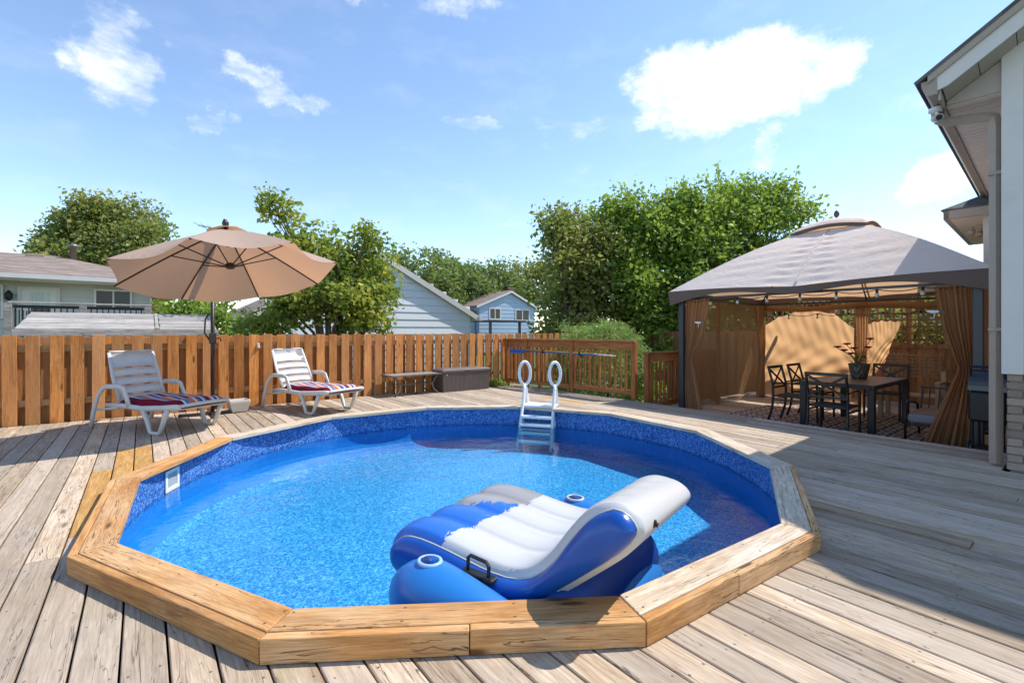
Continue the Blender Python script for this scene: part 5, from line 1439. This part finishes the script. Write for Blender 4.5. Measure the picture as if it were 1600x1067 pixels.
def tree(name, label, cat, loc, blobs, mt, size, seed, per, sig, r0, shoots=(), group=None, **k):
    t = thing(name, label, cat, (loc[0], loc[1], -.75), 0, group)
    rb = random.Random(seed*7); B = []
    for b in blobs:
        x_, y_, z_ = b[0]-loc[0], b[1]-loc[1], b[2]+.75
        B.append((x_, y_, z_, b[3]*.72, b[4]*.72, b[5]*.72, int(b[6]*.4)))
        for q in range(4):
            d_ = Vector((rb.gauss(0,1), rb.gauss(0,1), rb.gauss(.15,.8))).normalized(); f = rb.uniform(.30,.52)
            B.append((x_+d_.x*b[3]*.75, y_+d_.y*b[4]*.75, z_+d_.z*b[5]*.75, b[3]*f, b[4]*f, b[5]*f, int(b[6]*.6/4*f/.40)+1))
    S = [(s[0]-loc[0], s[1]-loc[1], s[2]+.75, s[3], s[4]) for s in shoots]
    limbs(t, [(b[0], b[1], b[2]) for b in B[::2]], r0, seed, min(b[2]-b[5] for b in B)*.6)
    leaves('crown', t, mt, B, size, seed, per, sig, S, twig=r0*.13, **k)
    return t
CAMR, CAMF = Vector((.788, -.616)), Vector((.616, .788))
def W(px, py, Y):
    """a place in the garden from its bearing and its distance along the view axis"""
    q = CAMR*((px-800)/738*Y)+CAMF*Y; return (q.x, q.y, 1.25-(py-517)/738*Y)
def blob(px, py, Y, rx, rz_, n, ry=None): return (*W(px, py, Y), rx, ry or rx, rz_, n)
rs = random.Random(3)
# lilac-like tree right behind the fence
bl = [blob(450,385,9.9,.50,.60,36), blob(500,400,9.9,.6,.6,44), blob(560,420,10.1,.65,.75,64), blob(520,470,9.8,.85,.55,72), blob(590,465,10.2,.55,.6,52), blob(470,480,9.8,.6,.5,48), blob(430,330,9.9,.28,.38,14), blob(575,375,10.1,.30,.35,16), blob(425,505,9.9,.5,.25,26), blob(560,505,9.9,.7,.3,38)]
sh = [(*W(px, py, 9.9), h, n) for px, py, h, n in ((428,330,.40,26),(452,330,.30,20),(470,355,.3,18),(497,362,.3,18),(575,372,.35,24),(540,385,.28,18),(416,345,.2,14),(612,415,.2,14))]
tree('lilac_tree', 'yellowing leafy tree rising behind the fence beside the umbrella', 'tree', W(515, 700, 9.9)[:2], bl, M['leaf_mid'], .105, 11, 34, .15, .07, sh, wid=.62)
# shrubs low behind the fence near the garage and the umbrella pole
tree('garden_shrub', 'low green shrub behind the fence left of the garage', 'shrub', W(300, 600, 12.2)[:2], [blob(290,500,12.2,.8,.55,70), blob(345,500,12.0,.55,.5,46), blob(320,485,12.6,.6,.45,40)], M['leaf_green'], .12, 21, 24, .16, .04, wid=.6)
# tall tree far behind the bungalow
bl = [blob(165,365,34,3.2,2.5,80), blob(115,390,34,1.9,1.5,46), blob(215,385,34,2.4,1.6,50), blob(170,330,34,1.9,1.3,36), blob(235,365,34,1.4,1.0,22), blob(88,385,34,1.0,1.1,18), blob(165,410,33.5,3.8,1.3,60), blob(130,350,34,1.8,1.4,36)]
tree('maple_tree', 'tall dull green tree behind the bungalow roof', 'tree', W(160, 700, 34)[:2], bl, M['leaf_dull'], .25, 31, 80, .55, .3, wid=.6)
# row far behind the garage and the blue house
for i, (px, py, Y, rx, rz_, mt, lab) in enumerate(((655,430,46,3.8,2.6,'leaf_far','green tree far behind the garage roof'), (715,432,50,3.2,2.6,'leaf_far','green tree in the distance left of the blue house'), (770,432,52,3.6,2.3,'leaf_far','green tree rising behind the blue house roof'), (822,430,55,4.0,2.6,'leaf_dull','brownish tree behind the blue house chimney'), (612,440,48,3.2,2.4,'leaf_far','green tree hidden behind the garage gable'))):
    x, y, z = W(px, py, Y)
    tree('background_tree', lab, 'tree', (x, y), [(x,y,z,rx,rx,rz_,70), (x-1.5,y+1,z-2,rx*1.1,rx,rz_,60), (x+1.5,y-1,z-2,rx,rx,rz_,60)], M[mt], .36, 41+i, 42, .62, .3, group='trees far behind the houses', wid=.6)
# big tree group behind the railing and the gazebo
defs = [((890,415,14.6), [(887,382,.85,.9,50),(905,430,1.2,1.15,110),(892,480,1.2,.8,80),(895,520,1.2,.6,60),(920,400,.9,1.0,56),(874,352,.40,.5,18)], 'leaf_dull', 'reddish tinged leafy tree at the left of the big tree group', (868,345,905,350)),
        ((985,415,15.2), [(960,375,1.2,1.1,80),(1000,400,1.5,1.4,130),(965,450,1.5,1.1,110),(1010,345,1.0,.9,56),(990,490,1.5,.6,80),(960,525,1.5,.6,60),(1020,525,1.3,.6,50)], 'leaf_green', 'bushy green tree second from the left in the big tree group', (940,330,1010,310)),
        ((1085,400,15.6), [(1060,350,1.3,1.1,90),(1090,400,1.7,1.5,150),(1060,450,1.6,1.1,110),(1120,330,1.2,1.0,80),(1090,490,1.7,.7,90),(1080,525,1.7,.6,70)], 'leaf_green', 'tall bright green tree in the middle of the big tree group', (1040,320,1130,290)),
        ((1190,390,16.2), [(1170,330,1.5,1.2,110),(1200,380,1.7,1.5,150),(1160,420,1.6,1.3,120),(1225,330,1.0,.8,56),(1160,480,1.6,.8,90),(1160,525,1.7,.6,70)], 'leaf_green', 'tallest bright green tree directly behind the gazebo', (1120,300,1250,300))]
for i, ((px, py, Y), bs, mt, lab, sp) in enumerate(defs):
    x, y, z = W(px, 700, Y)
    B = [(*W(a, b, Y+rs.uniform(-.5,.5)), rx, rx, rz_, int(n*.9)) for a, b, rx, rz_, n in bs]
    S = []
    for k in range(14):
        f = k/13; a = sp[0]+(sp[2]-sp[0])*f+rs.uniform(-8,8); b = sp[1]+(sp[3]-sp[1])*f+rs.uniform(-6,18)
        S.append((*W(a, b, Y+rs.uniform(-.6,.6)), rs.uniform(.35,.75), 26))
    tree('leafy_tree', lab, 'tree', (x, y), B, M[mt], .145, 51+i, 46, .27, .13, S, group='trees behind the side fence', wid=.6)
# neighbouring greenery right of the gazebo, seen through the lattice
for i, (x, y, z, rx, lab) in enumerate(((14.5, 3.2, 1.0, 1.5, 'dark leafy shrub seen through the lattice, left one'), (15.0, .6, 1.2, 1.7, 'dark leafy shrub seen through the lattice, right one'))):
    tree('hedge_shrub', lab, 'shrub', (x, y), [(x,y,z,rx,rx,1.5,130)], M['leaf_dull'], .17, 71+i, 24, .25, .06, group='shrubs behind the lattice', wid=.6)
# clipped pine dome behind the railing
def pine():
    x, y = 8.15, 7.2
    t = thing('dwarf_pine', 'broad rounded dwarf pine behind the tall railing', 'shrub', (x, y, -.75))
    limbs(t, [(.3,.2,1.0),(-.4,.1,1.0),(.1,-.4,1.1)], .06, 5, .2)
    leaves('crown', t, M['leaf_needle'], [(0,0,1.22,1.15,1.15,.98,1000)], .085, 81, 26, .06, wid=.22, fill=.82)
pine()
# ivy at the foot of the corner by the railing, flower bed behind the railing
def bed():
    for i, (x, y, r, n, lab) in enumerate(((6.35, 8.72, .28, 60, 'low leafy ground plant in the fence corner by the storage box'), (8.3, 6.0, .5, 90, 'leafy bed plant behind the railing post'))):
        t = thing('ground_plant', lab, 'plant', (x, y, -.05 if i == 0 else -.75), 0)
        limbs(t, [(.1,.0,.1),(-.1,.05,.1)], .01, i, .02)
        leaves('foliage', t, M['leaf_green'], [(0,0,.06 if i == 0 else .5,r,r*.6 if i == 0 else r,.07 if i == 0 else .5,n)], .07, 90+i, 10, .06, wid=.7)
bed()
m = MB(); m.cbox(-.02,.02,-.02,.0,-.045,.045,.004); m.cbox(-.014,.014,-.028,-.02,-.03,-.005,.003); o = m.build('fence_thermometer', M['white_trim'], loc=(1.53, 8.885, 1.00)); tag(o, 'tiny pale gadget screwed to the fence above the sunlit lounger', 'gadget')
# dry leaf on the near deck
m = MB(); m.add([(0,0,.006),(.03,.012,.014),(.075,.0,.010),(.03,-.018,.008)], [(0,1,2,3)]); o = m.build('fallen_leaf', plain('dry_leaf', (.55,.50,.42), .8), loc=(.78, 1.36, .002), rz=R(70)); tag(o, 'single pale dry leaf lying on the near deck boards', 'leaf')
